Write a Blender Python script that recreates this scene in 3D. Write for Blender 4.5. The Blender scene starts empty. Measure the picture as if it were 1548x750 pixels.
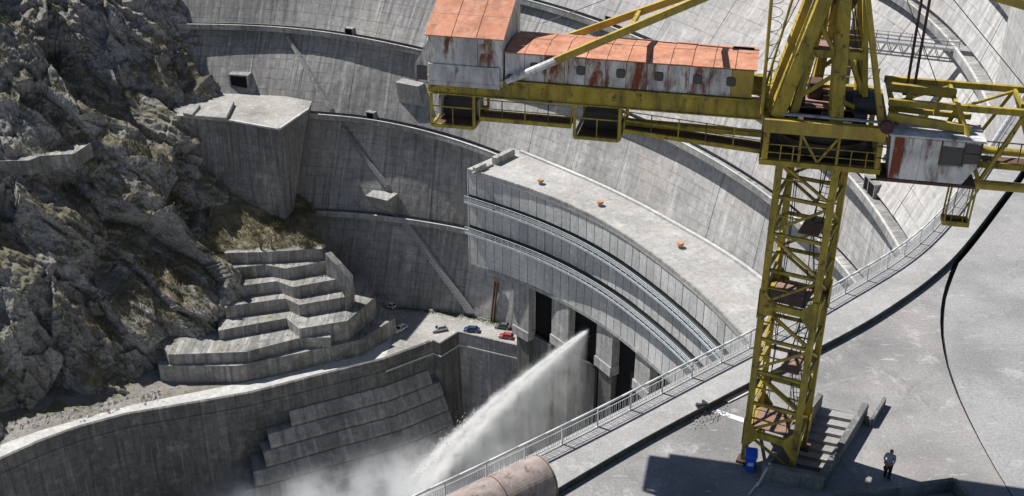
import bpy, bmesh, math, random
import numpy as np
from mathutils import Vector, Matrix, Quaternion
from mathutils.geometry import tessellate_polygon

scene = bpy.context.scene
COL = scene.collection
R = math.radians

# ------------------------------------------------------------------ camera
CAM_H, PITCH, FPX = 35.0, R(28), 1700.0
cam_data = bpy.data.cameras.new('camera')
cam_data.sensor_width = 36.0
cam_data.lens = FPX / 1548 * 36.0
cam_data.clip_start = 0.5
cam_data.clip_end = 20000
cam = bpy.data.objects.new('camera', cam_data)
COL.objects.link(cam)
cam.location = (0, 0, CAM_H)
cam.rotation_euler = (math.pi / 2 - PITCH, 0, 0)
scene.camera = cam

# ------------------------------------------------------------------ sky, sun, exposure
TO_SUN = Vector((-0.60, 0.335, 1.0)).normalized()
world = bpy.data.worlds.new('World')
scene.world = world
world.use_nodes = True
wn = world.node_tree.nodes
wn.clear()
sky = wn.new('ShaderNodeTexSky')
sky.sky_type = 'NISHITA'
sky.sun_disc = False
sky.sun_elevation = math.asin(TO_SUN.z)
sky.sun_rotation = math.atan2(TO_SUN.x, TO_SUN.y)
sky.altitude = 500
sky.air_density = 1.0
sky.dust_density = 0.4
bgn = wn.new('ShaderNodeBackground')
bgn.inputs[1].default_value = 0.054
won = wn.new('ShaderNodeOutputWorld')
world.node_tree.links.new(sky.outputs[0], bgn.inputs[0])
world.node_tree.links.new(bgn.outputs[0], won.inputs[0])
sun_data = bpy.data.lights.new('sun', 'SUN')
sun_data.energy = 5.0
sun_data.angle = R(0.53)
sun_data.color = (1.0, 0.965, 0.92)
sun = bpy.data.objects.new('sun', sun_data)
COL.objects.link(sun)
sun.rotation_euler = TO_SUN.to_track_quat('Z', 'Y').to_euler()
scene.view_settings.view_transform = 'Standard'
scene.view_settings.look = 'None'
scene.view_settings.exposure = 0.4
scene.view_settings.gamma = 1.0
scene.cycles.volume_bounces = 4
scene.cycles.max_bounces = 6
scene.cycles.transparent_max_bounces = 8

# ------------------------------------------------------------------ survey helpers (photo measurements -> world metres on a known plane)
_c, _s = math.cos(PITCH), math.sin(PITCH)
def ray(px, py):
    a, b = (px - 774) / FPX, (375 - py) / FPX
    return Vector((a, _c + b * _s, -_s + b * _c))
def Pz(px, py, z):
    r = ray(px, py)
    return Vector((0, 0, CAM_H)) + r * ((z - CAM_H) / r.z)
def PY(px, py, Y):
    r = ray(px, py)
    return Vector((0, 0, CAM_H)) + r * (Y / r.y)
C0 = (-110.0, 140.0)                       # common plan centre of dam and gate building
def pol(th, r, z):
    t = R(th)
    return Vector((C0[0] + r * math.cos(t), C0[1] + r * math.sin(t), z))
def cyl(px, py, rad):                      # far hit of a sight line with the cylinder of radius rad about C0 -> theta, z
    r = ray(px, py)
    ox, oy = -C0[0], -C0[1]
    A = r.x ** 2 + r.y ** 2
    B = 2 * (ox * r.x + oy * r.y)
    Cq = ox * ox + oy * oy - rad * rad
    t = (-B + math.sqrt(B * B - 4 * A * Cq)) / (2 * A)
    return math.degrees(math.atan2(oy + r.y * t, ox + r.x * t)), CAM_H + r.z * t

rng = random.Random(7)

# ------------------------------------------------------------------ mesh builder
class MB:
    def __init__(self):
        self.v, self.f, self.uv = [], [], {}
    def face(self, idx, uv=None):
        if uv is not None:
            self.uv[len(self.f)] = uv
        self.f.append(tuple(idx))
    def poly(self, pts, uv=None):
        n = len(self.v)
        self.v += [tuple(p) for p in pts]
        self.face(range(n, n + len(pts)), uv)
    def hexa(self, b, t):                   # bottom ring, top ring (same count, counter-clockwise from above)
        n = len(self.v); k = len(b)
        self.v += [tuple(p) for p in b] + [tuple(p) for p in t]
        self.face(reversed(range(n, n + k))); self.face(range(n + k, n + 2 * k))
        for i in range(k):
            j = (i + 1) % k
            self.face((n + i, n + j, n + k + j, n + k + i))
        return self
    def box(self, c, s, rz=0.0):
        cx, cy, cz = c; hx, hy, hz = s[0] / 2, s[1] / 2, s[2] / 2
        ca, sa = math.cos(rz), math.sin(rz)
        q = [(-hx, -hy), (hx, -hy), (hx, hy), (-hx, hy)]
        pts = [(cx + x * ca - y * sa, cy + x * sa + y * ca) for x, y in q]
        return self.hexa([(x, y, cz - hz) for x, y in pts], [(x, y, cz + hz) for x, y in pts])
    def beam(self, a, b, w, h=None, up=None):
        a, b = Vector(a), Vector(b); h = h or w
        d = (b - a).normalized()
        up = Vector(up) if up is not None else (Vector((0, 0, 1)) if abs(d.z) < 0.95 else Vector((0, 1, 0)))
        x = d.cross(up).normalized(); y = x.cross(d).normalized()
        ring = [x * sx * w / 2 + y * sy * h / 2 for sx, sy in ((-1, -1), (1, -1), (1, 1), (-1, 1))]
        n = len(self.v)
        self.v += [tuple(a + q) for q in ring] + [tuple(b + q) for q in ring]
        self.face((n + 0, n + 1, n + 2, n + 3)); self.face((n + 7, n + 6, n + 5, n + 4))
        for i in range(4):
            j = (i + 1) % 4
            self.face((n + j, n + i, n + 4 + i, n + 4 + j))
        return self
    def tube(self, a, b, r, r2=None, n=8, cap=True):
        a, b = Vector(a), Vector(b); r2 = r if r2 is None else r2
        d = (b - a).normalized()
        up = Vector((0, 0, 1)) if abs(d.z) < 0.95 else Vector((0, 1, 0))
        x = d.cross(up).normalized(); y = x.cross(d).normalized()
        k = len(self.v)
        for p, rr in ((a, r), (b, r2)):
            for i in range(n):
                t = 2 * math.pi * i / n
                self.v.append(tuple(p + (x * math.cos(t) + y * math.sin(t)) * rr))
        for i in range(n):
            j = (i + 1) % n
            self.face((k + j, k + i, k + n + i, k + n + j))
        if cap:
            self.face(range(k, k + n)); self.face(reversed(range(k + n, k + 2 * n)))
        return self
    def path(self, pts, r, n=6):
        pts = [Vector(p) for p in pts]
        for a, b in zip(pts, pts[1:]):
            self.tube(a, b, r, n=n)
        return self
    def sweep(self, prof, ths, rf, closed=True, u0=170.0):
        """sweep a (dr, z) profile along theta; rf(th) gives the base radius"""
        n = len(self.v); k = len(prof)
        for th in ths:
            r0 = rf(th)
            for dr, z in prof:
                self.v.append(tuple(pol(th, r0 + dr, z)))
        L = [0.0]
        for (a, b), (c, d) in zip(prof, prof[1:] + prof[:1]):
            L.append(L[-1] + math.hypot(a - c, b - d))
        for i in range(len(ths) - 1):
            for j in range(k if closed else k - 1):
                j2 = (j + 1) % k
                u1, u2 = R(ths[i]) * u0, R(ths[i + 1]) * u0
                self.face((n + i * k + j, n + (i + 1) * k + j, n + (i + 1) * k + j2, n + i * k + j2),
                          [(u1, L[j]), (u2, L[j]), (u2, L[j + 1]), (u1, L[j + 1])])
        if closed:
            self.face(range(n, n + k)); self.face(reversed(range(n + (len(ths) - 1) * k, n + len(ths) * k)))
        return self
    def mesh(self, name, off=(0, 0, 0), fix=True, smooth=False):
        me = bpy.data.meshes.new(name)
        v = np.array(self.v, float) - np.array(off, float)
        me.from_pydata(v.tolist(), [], self.f)
        uvl = me.uv_layers.new(name='uv')
        data = np.zeros((len(me.loops), 2))
        W = np.array(self.v, float)
        for fi, p in enumerate(me.polygons):
            if fi in self.uv:
                data[p.loop_start:p.loop_start + p.loop_total] = self.uv[fi]
            else:
                nrm = p.normal
                ids = list(p.vertices)
                P = W[ids]
                if abs(nrm.z) > 0.8:
                    q = P[:, :2]
                else:
                    t = np.array((-nrm.y, nrm.x)); t /= max(1e-9, np.hypot(*t))
                    q = np.c_[P[:, :2] @ t, P[:, 2]]
                data[p.loop_start:p.loop_start + p.loop_total] = q
        uvl.data.foreach_set('uv', data.ravel())
        if fix:
            bm = bmesh.new(); bm.from_mesh(me)
            bmesh.ops.recalc_face_normals(bm, faces=bm.faces)
            bm.to_mesh(me); bm.free()
        if smooth:
            me.polygons.foreach_set('use_smooth', [True] * len(me.polygons))
        me.update()
        return me
    def build(self, name, mat, parent=None, smooth=False, fix=True, bevel=0):
        off = root_loc(parent) if parent is not None else (0, 0, 0)
        o = bpy.data.objects.new(name, self.mesh(name, off, fix, smooth))
        COL.objects.link(o)
        if mat is not None:
            o.data.materials.append(M[mat] if isinstance(mat, str) else mat)
        if parent is not None:
            o.parent = parent
        if bevel:
            m = o.modifiers.new('bevel', 'BEVEL'); m.width = bevel; m.segments = 1; m.limit_method = 'ANGLE'
        return o
def root_loc(o):
    l = Vector((0, 0, 0))
    while o is not None:
        l += Vector(o.location); o = o.parent
    return l
def tag(o, label=None, cat=None, group=None, kind=None):
    if label: o['label'] = label
    if cat: o['category'] = cat
    if group: o['group'] = group
    if kind: o['kind'] = kind
    return o
def thing(name, label, cat, loc, group=None):
    o = bpy.data.objects.new(name, None)
    o.empty_display_size = 0.5
    COL.objects.link(o); o.location = loc
    return tag(o, label, cat, group)
def piece(name, me, parent, loc, rot=(0, 0, 0), scale=(1, 1, 1)):      # an object that shares mesh data, placed in world space
    o = bpy.data.objects.new(name, me); COL.objects.link(o)
    o.parent = parent
    o.location = Vector(loc) - root_loc(parent); o.rotation_euler = rot; o.scale = scale
    return o

# ------------------------------------------------------------------ numpy noise
_pr = np.random.RandomState(11)
_perm = _pr.permutation(256); _perm = np.r_[_perm, _perm, _perm]
_grad = _pr.normal(size=(256, 3)); _grad /= np.linalg.norm(_grad, axis=1)[:, None]
def _h(i, j, k):
    return _perm[_perm[_perm[i & 255] + (j & 255)] + (k & 255)]
def perlin(P):
    I = np.floor(P).astype(int); F = P - I
    w = F * F * F * (F * (F * 6 - 15) + 10)
    out = 0
    for dx in (0, 1):
        for dy in (0, 1):
            for dz in (0, 1):
                g = _grad[_h(I[:, 0] + dx, I[:, 1] + dy, I[:, 2] + dz)]
                d = F - np.array((dx, dy, dz))
                ww = (w[:, 0] if dx else 1 - w[:, 0]) * (w[:, 1] if dy else 1 - w[:, 1]) * (w[:, 2] if dz else 1 - w[:, 2])
                out = out + ww * (g * d).sum(1)
    return out
def fbm(P, octv=4, gain=0.5):
    a, s, o = 1.0, 1.0, 0
    for i in range(octv):
        o = o + a * perlin(P * s + 17.3 * i); a *= gain; s *= 2.03
    return o
def ridged(P, octv=4, gain=0.5):
    a, s, o = 1.0, 1.0, 0
    for i in range(octv):
        o = o + a * (1 - 2 * np.abs(perlin(P * s + 9.1 * i)) * 1.6); a *= gain; s *= 2.07
    return o
_jit = _pr.rand(256, 3); _fdir = _pr.normal(size=(256, 3)); _foff = _pr.rand(256) - 0.5
def facets(P, tilt=0.5, off=0.5):
    """broken-rock relief: every cell of a jittered grid is its own tilted flat"""
    I = np.floor(P).astype(int); best = np.full(len(P), 1e9); val = np.zeros(len(P))
    for dx in (-1, 0, 1):
        for dy in (-1, 0, 1):
            for dz in (-1, 0, 1):
                J = I + np.array((dx, dy, dz)); h = _h(J[:, 0], J[:, 1], J[:, 2])
                D = P - (J + _jit[h]); d = (D * D).sum(1); m = d < best
                best[m] = d[m]
                val[m] = tilt * (D[m] * _fdir[h[m]]).sum(1) + off * _foff[h[m]]
    return val

# ------------------------------------------------------------------ materials
M = {}
class NT:
    def __init__(self, name, rough=0.85, spec=0.3):
        self.m = bpy.data.materials.new(name); self.m.use_nodes = True
        self.t = self.m.node_tree; self.n = self.t.nodes; self.l = self.t.links
        self.b = self.n['Principled BSDF']
        self.b.inputs['Roughness'].default_value = rough
        self.b.inputs['Specular IOR Level'].default_value = spec
        M[name] = self.m
    def new(self, t, **kw):
        o = self.n.new(t)
        for k, v in kw.items(): setattr(o, k, v)
        return o
    def link(self, a, b): self.l.new(a, b)
    def coord(self, kind='world', scale=(1, 1, 1)):
        if kind == 'world':
            c = self.new('ShaderNodeNewGeometry').outputs['Position']
        elif kind == 'uv':
            c = self.new('ShaderNodeUVMap', uv_map='uv').outputs[0]
        else:
            c = self.new('ShaderNodeTexCoord').outputs['Object']
        mp = self.new('ShaderNodeMapping')
        mp.inputs['Scale'].default_value = scale
        self.link(c, mp.inputs[0])
        return mp.outputs[0]
    def noise(self, vec, scale, detail=6, rough=0.6, dist=0.0):
        t = self.new('ShaderNodeTexNoise')
        t.inputs['Scale'].default_value = scale; t.inputs['Detail'].default_value = detail
        t.inputs['Roughness'].default_value = rough; t.inputs['Distortion'].default_value = dist
        self.link(vec, t.inputs['Vector'])
        return t.outputs[0]
    def ramp(self, fac, stops):
        r = self.new('ShaderNodeValToRGB')
        e = r.color_ramp.elements
        while len(e) < len(stops): e.new(0.5)
        for i, (p, c) in enumerate(stops):
            e[i].position = p; e[i].color = (c, c, c, 1) if not hasattr(c, '__len__') else (*c, 1)
        self.link(fac, r.inputs[0])
        return r.outputs[0]
    def mix(self, a, b, fac, mode='MIX'):
        x = self.new('ShaderNodeMix', data_type='RGBA', blend_type=mode)
        for sock, v in ((x.inputs[6], a), (x.inputs[7], b), (x.inputs[0], fac)):
            if hasattr(v, 'is_output'): self.link(v, sock)
            elif hasattr(v, '__len__'): sock.default_value = (*v, 1)
            else: sock.default_value = v
        return x.outputs[2]
    def math(self, op, a, b=0.0):
        x = self.new('ShaderNodeMath', operation=op)
        for sock, v in ((x.inputs[0], a), (x.inputs[1], b)):
            if hasattr(v, 'is_output'): self.link(v, sock)
            else: sock.default_value = v
        return x.outputs[0]
    def base(self, c):
        if hasattr(c, 'is_output'): self.link(c, self.b.inputs['Base Color'])
        else: self.b.inputs['Base Color'].default_value = (*c, 1)
    def bump(self, h, strength=0.4, dist=0.1):
        b = self.new('ShaderNodeBump')
        b.inputs['Strength'].default_value = strength; b.inputs['Distance'].default_value = dist
        self.link(h, b.inputs['Height']); self.link(b.outputs[0], self.b.inputs['Normal'])

def concrete(name, base, dark, light, panel=None, streak=0.6, big=0.03, rough=0.9, fine=3.0, joint=0.55, tint=None, vary=0.0):
    k = NT(name, rough, 0.2)
    w = k.coord('world')
    col = k.mix(dark, base, k.ramp(k.noise(w, big, 5, 0.6), [(0.3, 0.0), (0.65, 1.0)]))
    col = k.mix(col, light, k.ramp(k.noise(w, big * 5.3, 6, 0.65), [(0.52, 0.0), (0.75, 0.75)]))
    if streak:                              # run-off stains: narrow along the wall, long down it
        uv = k.coord('uv', (0.9, 0.045, 1))
        sn = k.noise(uv, 1.0, 5, 0.65)
        col = k.mix(col, dark, k.math('MULTIPLY', k.ramp(sn, [(0.48, 0.0), (0.68, 1.0)]), streak))
        uv2 = k.coord('uv', (0.5, 0.03, 1))
        col = k.mix(col, light, k.math('MULTIPLY', k.ramp(k.noise(uv2, 1.7, 4, 0.6), [(0.56, 0.0), (0.7, 1.0)]), streak * 0.7))
    if tint:
        col = k.mix(col, tint, k.ramp(k.noise(w, big * 2.2, 4, 0.55), [(0.5, 0.0), (0.72, 0.6)]))
    fn = k.noise(w, fine, 6, 0.7)
    col = k.mix(col, (0.5, 0.5, 0.5), 0.0)
    col = k.mix(col, k.ramp(fn, [(0.25, 0.66), (0.75, 1.22)]), 1.0, 'MULTIPLY')
    h = fn
    if panel:
        uv = k.coord('uv')
        br = k.new('ShaderNodeTexBrick')
        br.offset = 0.5; br.offset_frequency = 2
        br.inputs['Scale'].default_value = 1.0
        br.inputs['Brick Width'].default_value = panel[0]; br.inputs['Row Height'].default_value = panel[1]
        br.inputs['Mortar Size'].default_value = panel[2]; br.inputs['Mortar Smooth'].default_value = 0.3
        br.inputs['Color1'].default_value = (1, 1, 1, 1); br.inputs['Color2'].default_value = (0.86, 0.86, 0.86, 1)
        br.inputs['Mortar'].default_value = (joint, joint, joint, 1)
        k.link(uv, br.inputs['Vector'])
        wear = k.ramp(k.noise(w, 0.12, 4, 0.6), [(0.35, 0.25), (0.65, 1.0)])
        col = k.mix(col, br.outputs[0], wear, 'MULTIPLY')
    if vary:                                # piece-to-piece difference in tone
        oi = k.new('ShaderNodeObjectInfo')
        col = k.mix(col, k.ramp(oi.outputs['Random'], [(0.0, 1 - vary), (1.0, 1 + vary)]), 1.0, 'MULTIPLY')
    k.base(col)
    k.bump(h, 0.5, 0.05 if fine > 1 else 0.2)
    return k

concrete('dam_concrete', (0.50, 0.492, 0.478), (0.29, 0.287, 0.285), (0.66, 0.65, 0.63), panel=(5.2, 2.4, 0.09), streak=0.8, big=0.02, fine=0.8, tint=(0.50, 0.455, 0.42), vary=0.05)
concrete('pale_coping', (0.55, 0.545, 0.53), (0.36, 0.355, 0.345), (0.68, 0.67, 0.65), streak=0.0, big=0.05, fine=0.8)
concrete('ledge_concrete', (0.40, 0.395, 0.385), (0.18, 0.18, 0.178), (0.54, 0.53, 0.51), panel=(4.0, 6, 0.12), streak=0.9, big=0.05, fine=0.8)
concrete('terrace_concrete', (0.37, 0.362, 0.345), (0.12, 0.118, 0.112), (0.54, 0.53, 0.505), streak=0.95, big=0.06, fine=1.0, tint=(0.22, 0.21, 0.15))
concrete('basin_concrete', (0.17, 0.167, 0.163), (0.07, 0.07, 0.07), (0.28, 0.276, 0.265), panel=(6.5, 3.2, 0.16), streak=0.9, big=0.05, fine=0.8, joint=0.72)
concrete('road_concrete', (0.50, 0.495, 0.48), (0.36, 0.355, 0.34), (0.62, 0.61, 0.59), streak=0.0, big=0.05, fine=0.9)
concrete('lot_concrete', (0.38, 0.37, 0.35), (0.22, 0.215, 0.20), (0.52, 0.51, 0.49), streak=0.0, big=0.09, fine=1.2)
concrete('roof_concrete', (0.45, 0.445, 0.43), (0.29, 0.285, 0.275), (0.58, 0.57, 0.55), panel=(7.0, 3.0, 0.08), streak=0.35, big=0.05, fine=1.0, joint=0.7, tint=(0.36, 0.34, 0.32))
concrete('pier_concrete', (0.41, 0.405, 0.395), (0.20, 0.20, 0.198), (0.54, 0.53, 0.51), panel=(3.4, 2.4, 0.06), streak=0.9, big=0.06, fine=1.0)
concrete('panel_concrete', (0.54, 0.54, 0.53), (0.38, 0.38, 0.375), (0.66, 0.66, 0.64), streak=0.55, big=0.08, fine=1.5, vary=0.13)
concrete('walk_concrete', (0.37, 0.365, 0.357), (0.26, 0.256, 0.252), (0.47, 0.465, 0.45), streak=0.0, big=0.25, fine=9.0)
concrete('parapet_concrete', (0.26, 0.255, 0.245), (0.10, 0.10, 0.098), (0.38, 0.375, 0.36), streak=0.8, big=0.4, fine=8.0)

concrete('dark_kerb_concrete', (0.085, 0.085, 0.075), (0.035, 0.036, 0.03), (0.15, 0.15, 0.135), streak=0.6, big=0.5, fine=6.0)  # very dark concrete for the kerb face and gutter
concrete('stained_concrete', (0.30, 0.293, 0.28), (0.11, 0.108, 0.105), (0.43, 0.42, 0.40), panel=(5.2, 2.4, 0.09), streak=0.95, big=0.04, fine=0.9)
concrete('left_dam_concrete', (0.37, 0.362, 0.35), (0.16, 0.158, 0.158), (0.52, 0.51, 0.495), panel=(5.2, 2.4, 0.10), streak=1.0, big=0.03, fine=0.8, tint=(0.36, 0.335, 0.31), vary=0.10)  # darker, more streaked dam concrete for the lower left-bank blocks
concrete('dark_pier_concrete', (0.13, 0.128, 0.124), (0.06, 0.06, 0.058), (0.20, 0.196, 0.19), streak=0.9, big=0.06, fine=1.0, rough=0.5)  # much darker, smoother concrete for the pier shafts and sills
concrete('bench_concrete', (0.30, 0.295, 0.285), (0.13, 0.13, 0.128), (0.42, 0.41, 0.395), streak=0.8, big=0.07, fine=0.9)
def platform_mat(name, base, dark, light, pink):
    k = NT(name, 0.9, 0.2)
    w = k.coord('world')
    col = k.mix(dark, base, k.ramp(k.noise(w, 0.16, 6, 0.62), [(0.36, 0.0), (0.6, 1.0)]))
    col = k.mix(col, pink, k.ramp(k.noise(w, 0.11, 3, 0.5, 0.4), [(0.52, 0.0), (0.7, 0.7)]))
    col = k.mix(col, light, k.ramp(k.noise(w, 0.5, 9, 0.72, 0.3), [(0.56, 0.0), (0.68, 0.7)]))
    st = k.noise(k.coord('world', (0.7, 3.2, 1)), 0.9, 7, 0.7)
    col = k.mix(col, light, k.ramp(st, [(0.60, 0.0), (0.68, 0.85)]))
    col = k.mix(col, dark, k.ramp(k.noise(w, 0.33, 7, 0.7, 0.8), [(0.56, 0.0), (0.70, 0.8)]))
    fn = k.noise(w, 7.0, 8, 0.75)
    col = k.mix(col, k.ramp(fn, [(0.25, 0.62), (0.75, 1.3)]), 1.0, 'MULTIPLY')
    v = k.new('ShaderNodeTexVoronoi', feature='DISTANCE_TO_EDGE')
    v.inputs['Scale'].default_value = 0.11
    dv = k.new('ShaderNodeVectorMath', operation='ADD')
    nz = k.new('ShaderNodeTexNoise'); nz.inputs['Scale'].default_value = 0.6; nz.inputs['Detail'].default_value = 6
    k.link(w, nz.inputs['Vector'])
    k.link(w, dv.inputs[0]); k.link(nz.outputs['Color'], dv.inputs[1])
    k.link(dv.outputs[0], v.inputs['Vector'])
    crack = k.ramp(v.outputs[0], [(0.0, 0.82), (0.004, 1.0)])
    col = k.mix(col, crack, 1.0, 'MULTIPLY')
    k.base(col); k.bump(fn, 0.5, 0.02)
platform_mat('platform_concrete', (0.29, 0.284, 0.279), (0.18, 0.177, 0.175), (0.45, 0.442, 0.433), (0.315, 0.293, 0.28))
platform_mat('apron_concrete', (0.315, 0.314, 0.312), (0.22, 0.22, 0.22), (0.42, 0.42, 0.415), (0.315, 0.305, 0.30))

def rock():
    k = NT('rock', 0.92, 0.2)
    w = k.coord('world')
    g = k.new('ShaderNodeNewGeometry')
    sep = k.new('ShaderNodeSeparateXYZ'); k.link(g.outputs['Normal'], sep.inputs[0])
    col = k.mix((0.215, 0.212, 0.207), (0.46, 0.453, 0.44), k.ramp(k.noise(w, 0.05, 8, 0.68), [(0.33, 0.0), (0.66, 1.0)]))
    col = k.mix(col, (0.54, 0.53, 0.505), k.ramp(k.noise(w, 0.16, 8, 0.7, 0.5), [(0.55, 0.0), (0.7, 0.8)]))
    strat = k.noise(k.coord('world', (0.10, 0.10, 0.8)), 1.0, 6, 0.7, 0.6)
    col = k.mix(col, k.ramp(strat, [(0.3, 0.55), (0.7, 1.3)]), 0.8, 'MULTIPLY')
    fn = k.noise(w, 1.1, 9, 0.75)
    col = k.mix(col, k.ramp(fn, [(0.3, 0.65), (0.7, 1.3)]), 1.0, 'MULTIPLY')
    for sc_, dk_, wd_ in ((0.16, 0.35, 0.035), (0.55, 0.55, 0.05)):     # open fractures
        vo = k.new('ShaderNodeTexVoronoi', feature='DISTANCE_TO_EDGE'); vo.inputs['Scale'].default_value = sc_
        va = k.new('ShaderNodeVectorMath', operation='MULTIPLY_ADD')
        nc = k.new('ShaderNodeTexNoise'); nc.inputs['Scale'].default_value = sc_ * 1.6; nc.inputs['Detail'].default_value = 6
        k.link(w, nc.inputs['Vector']); k.link(nc.outputs['Color'], va.inputs[0]); va.inputs[1].default_value = (2.2 / sc_ * 0.5,) * 3
        k.link(k.coord('world', (1.0, 1.0, 0.45)), va.inputs[2]); k.link(va.outputs[0], vo.inputs['Vector'])
        col = k.mix(col, k.ramp(vo.outputs[0], [(0.0, dk_), (wd_, 1.0)]), 1.0, 'MULTIPLY')
    grass = k.mix((0.09, 0.085, 0.05), (0.25, 0.222, 0.135), k.ramp(k.noise(w, 0.9, 8, 0.75), [(0.35, 0.0), (0.68, 1.0)]))
    slope = k.ramp(sep.outputs['Z'], [(0.30, 0.0), (0.66, 1.0)])
    patch = k.ramp(k.noise(w, 0.06, 7, 0.68), [(0.40, 0.0), (0.58, 0.9)])
    col = k.mix(col, grass, k.math('MULTIPLY', slope, patch))
    k.base(col)
    k.bump(fn, 0.9, 0.45)
rock()

def simple(name, c, rough=0.6, metal=0.0, spec=0.4, var=0.25, scale=2.0, coord='world'):
    k = NT(name, rough, spec)
    w = k.coord(coord)
    n = k.noise(w, scale, 6, 0.65)
    k.base(k.mix(c, k.ramp(n, [(0.3, 1 - var), (0.7, 1 + var)]), 1.0, 'MULTIPLY'))
    k.b.inputs['Metallic'].default_value = metal
    return k
def worn(name, paint, rust, amount=0.5, scale=1.6, rough=0.55, dirt=None, grime=0.6, run=1.0):
    k = NT(name, rough, 0.35)
    w = k.coord('world')
    col = k.mix(paint, k.ramp(k.noise(w, 0.9, 4, 0.6), [(0.3, 0.72), (0.7, 1.16)]), 1.0, 'MULTIPLY')
    if dirt:
        col = k.mix(col, dirt, k.math('MULTIPLY', k.ramp(k.noise(k.coord('world', (1.6, 1.6, 0.5)), 1.3, 7, 0.7), [(0.45, 0.0), (0.7, 1.0)]), grime))
    e = 0.72 - 0.22 * amount
    col = k.mix(col, rust, k.ramp(k.noise(k.coord('world', (1, 1, run)), scale, 9, 0.72, 0.3), [(e, 0.0), (e + 0.07 + (0.05 if run < 1 else 0), 1.0)]))
    k.base(col)
    k.link(k.ramp(k.noise(w, scale * 1.5, 5, 0.7), [(0.3, rough - 0.12), (0.7, min(1, rough + 0.3))]), k.b.inputs['Roughness'])
    k.bump(k.noise(w, scale * 4, 6, 0.7), 0.25, 0.01)
    return k
worn('yellow_paint', (0.43, 0.325, 0.045), (0.11, 0.06, 0.03), 0.7, 2.2, 0.6, (0.13, 0.105, 0.04), 0.95)
worn('yellow_bright', (0.46, 0.335, 0.06), (0.13, 0.065, 0.035), 0.55, 2.2, 0.55, (0.2, 0.155, 0.055), 0.75)
worn('orange_roof', (0.47, 0.20, 0.115), (0.26, 0.14, 0.10), 0.7, 1.6, 0.7, (0.54, 0.32, 0.235), 0.95)
worn('white_panel', (0.70, 0.69, 0.67), (0.17, 0.06, 0.035), 1.05, 1.5, 0.6, (0.20, 0.18, 0.16), 0.75, run=0.3)
worn('rust_panel', (0.62, 0.59, 0.55), (0.20, 0.052, 0.022), 1.4, 1.7, 0.65, (0.19, 0.15, 0.12), 0.75, run=0.35)
worn('grey_panel', (0.60, 0.60, 0.61), (0.20, 0.15, 0.125), 0.85, 1.4, 0.6, (0.23, 0.22, 0.21), 0.8, run=0.28)
worn('rusty_steel', (0.10, 0.062, 0.045), (0.19, 0.085, 0.045), 0.7, 2.0, 0.75)
worn('deck_plate', (0.26, 0.16, 0.125), (0.15, 0.085, 0.06), 0.6, 1.5, 0.75, (0.34, 0.24, 0.2), 0.7)
worn('pipe_rust', (0.27, 0.215, 0.19), (0.16, 0.105, 0.085), 0.7, 1.4, 0.75, (0.38, 0.33, 0.305), 0.95)
worn('vent_orange', (0.46, 0.25, 0.13), (0.26, 0.13, 0.07), 0.4, 1.2, 0.6)
simple('galvanised', (0.50, 0.51, 0.52), 0.42, 0.6, 0.5, 0.15, 3.0)
simple('rail_paint', (0.58, 0.58, 0.58), 0.5, 0.0, 0.4, 0.15, 3.0)
simple('balcony_steel', (0.46, 0.51, 0.53), 0.5, 0.2, 0.4, 0.2, 1.0)
simple('dark_steel', (0.05, 0.048, 0.05), 0.6, 0.0, 0.4, 0.3, 3.0)
simple('grey_steel', (0.30, 0.30, 0.31), 0.55, 0.0, 0.4, 0.25, 2.0)
simple('black_void', (0.012, 0.012, 0.014), 0.9, 0.0, 0.1, 0.2, 1.0)  # near-black colour stands in for the unlit depth of openings
simple('rope_red', (0.075, 0.032, 0.035), 0.7, 0.0, 0.3, 0.3, 4.0)
simple('blue_plastic', (0.012, 0.10, 0.62), 0.42, 0.0, 0.5, 0.12, 3.0)
simple('white_label', (0.62, 0.66, 0.72), 0.6, 0.0, 0.3, 0.06, 3.0)
simple('rubber', (0.022, 0.022, 0.023), 0.8, 0.0, 0.3, 0.2, 3.0)
simple('car_glass', (0.02, 0.024, 0.03), 0.08, 0.0, 0.6, 0.05, 1.0)
simple('pane_glass', (0.035, 0.04, 0.045), 0.15, 0.0, 0.6, 0.25, 1.0)
simple('car_white', (0.72, 0.72, 0.72), 0.25, 0.0, 0.5, 0.04, 1.0)
simple('car_silver', (0.46, 0.47, 0.48), 0.25, 0.35, 0.5, 0.04, 1.0)
simple('car_blue', (0.035, 0.055, 0.15), 0.22, 0.1, 0.5, 0.04, 1.0)
simple('car_grey', (0.11, 0.105, 0.10), 0.3, 0.1, 0.5, 0.04, 1.0)
simple('car_red', (0.34, 0.055, 0.05), 0.25, 0.0, 0.5, 0.04, 1.0)
simple('lamp_lens', (0.6, 0.6, 0.58), 0.15, 0.0, 0.5, 0.05, 1.0)
simple('tail_lens', (0.35, 0.02, 0.02), 0.2, 0.0, 0.5, 0.05, 1.0)
simple('chrome', (0.5, 0.5, 0.5), 0.25, 0.8, 0.5, 0.05, 1.0)
simple('plank_wood', (0.52, 0.48, 0.43), 0.8, 0.0, 0.2, 0.2, 5.0)
simple('bark', (0.14, 0.115, 0.095), 0.9, 0.0, 0.2, 0.3, 6.0)
simple('dry_grass', (0.20, 0.178, 0.10), 0.9, 0.0, 0.1, 0.45, 0.6)
simple('green_grass', (0.075, 0.125, 0.025), 0.9, 0.0, 0.1, 0.35, 2.0)
simple('shrub_leaf', (0.075, 0.07, 0.032), 0.85, 0.0, 0.1, 0.4, 1.5)
simple('skin', (0.42, 0.24, 0.17), 0.6, 0.0, 0.3, 0.05, 3.0)
simple('hair_grey', (0.10, 0.095, 0.09), 0.8, 0.0, 0.2, 0.2, 9.0)
simple('shirt_blue', (0.30, 0.33, 0.47), 0.85, 0.0, 0.2, 0.12, 6.0)
simple('trouser_dark', (0.035, 0.035, 0.042), 0.85, 0.0, 0.2, 0.2, 6.0)
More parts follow.
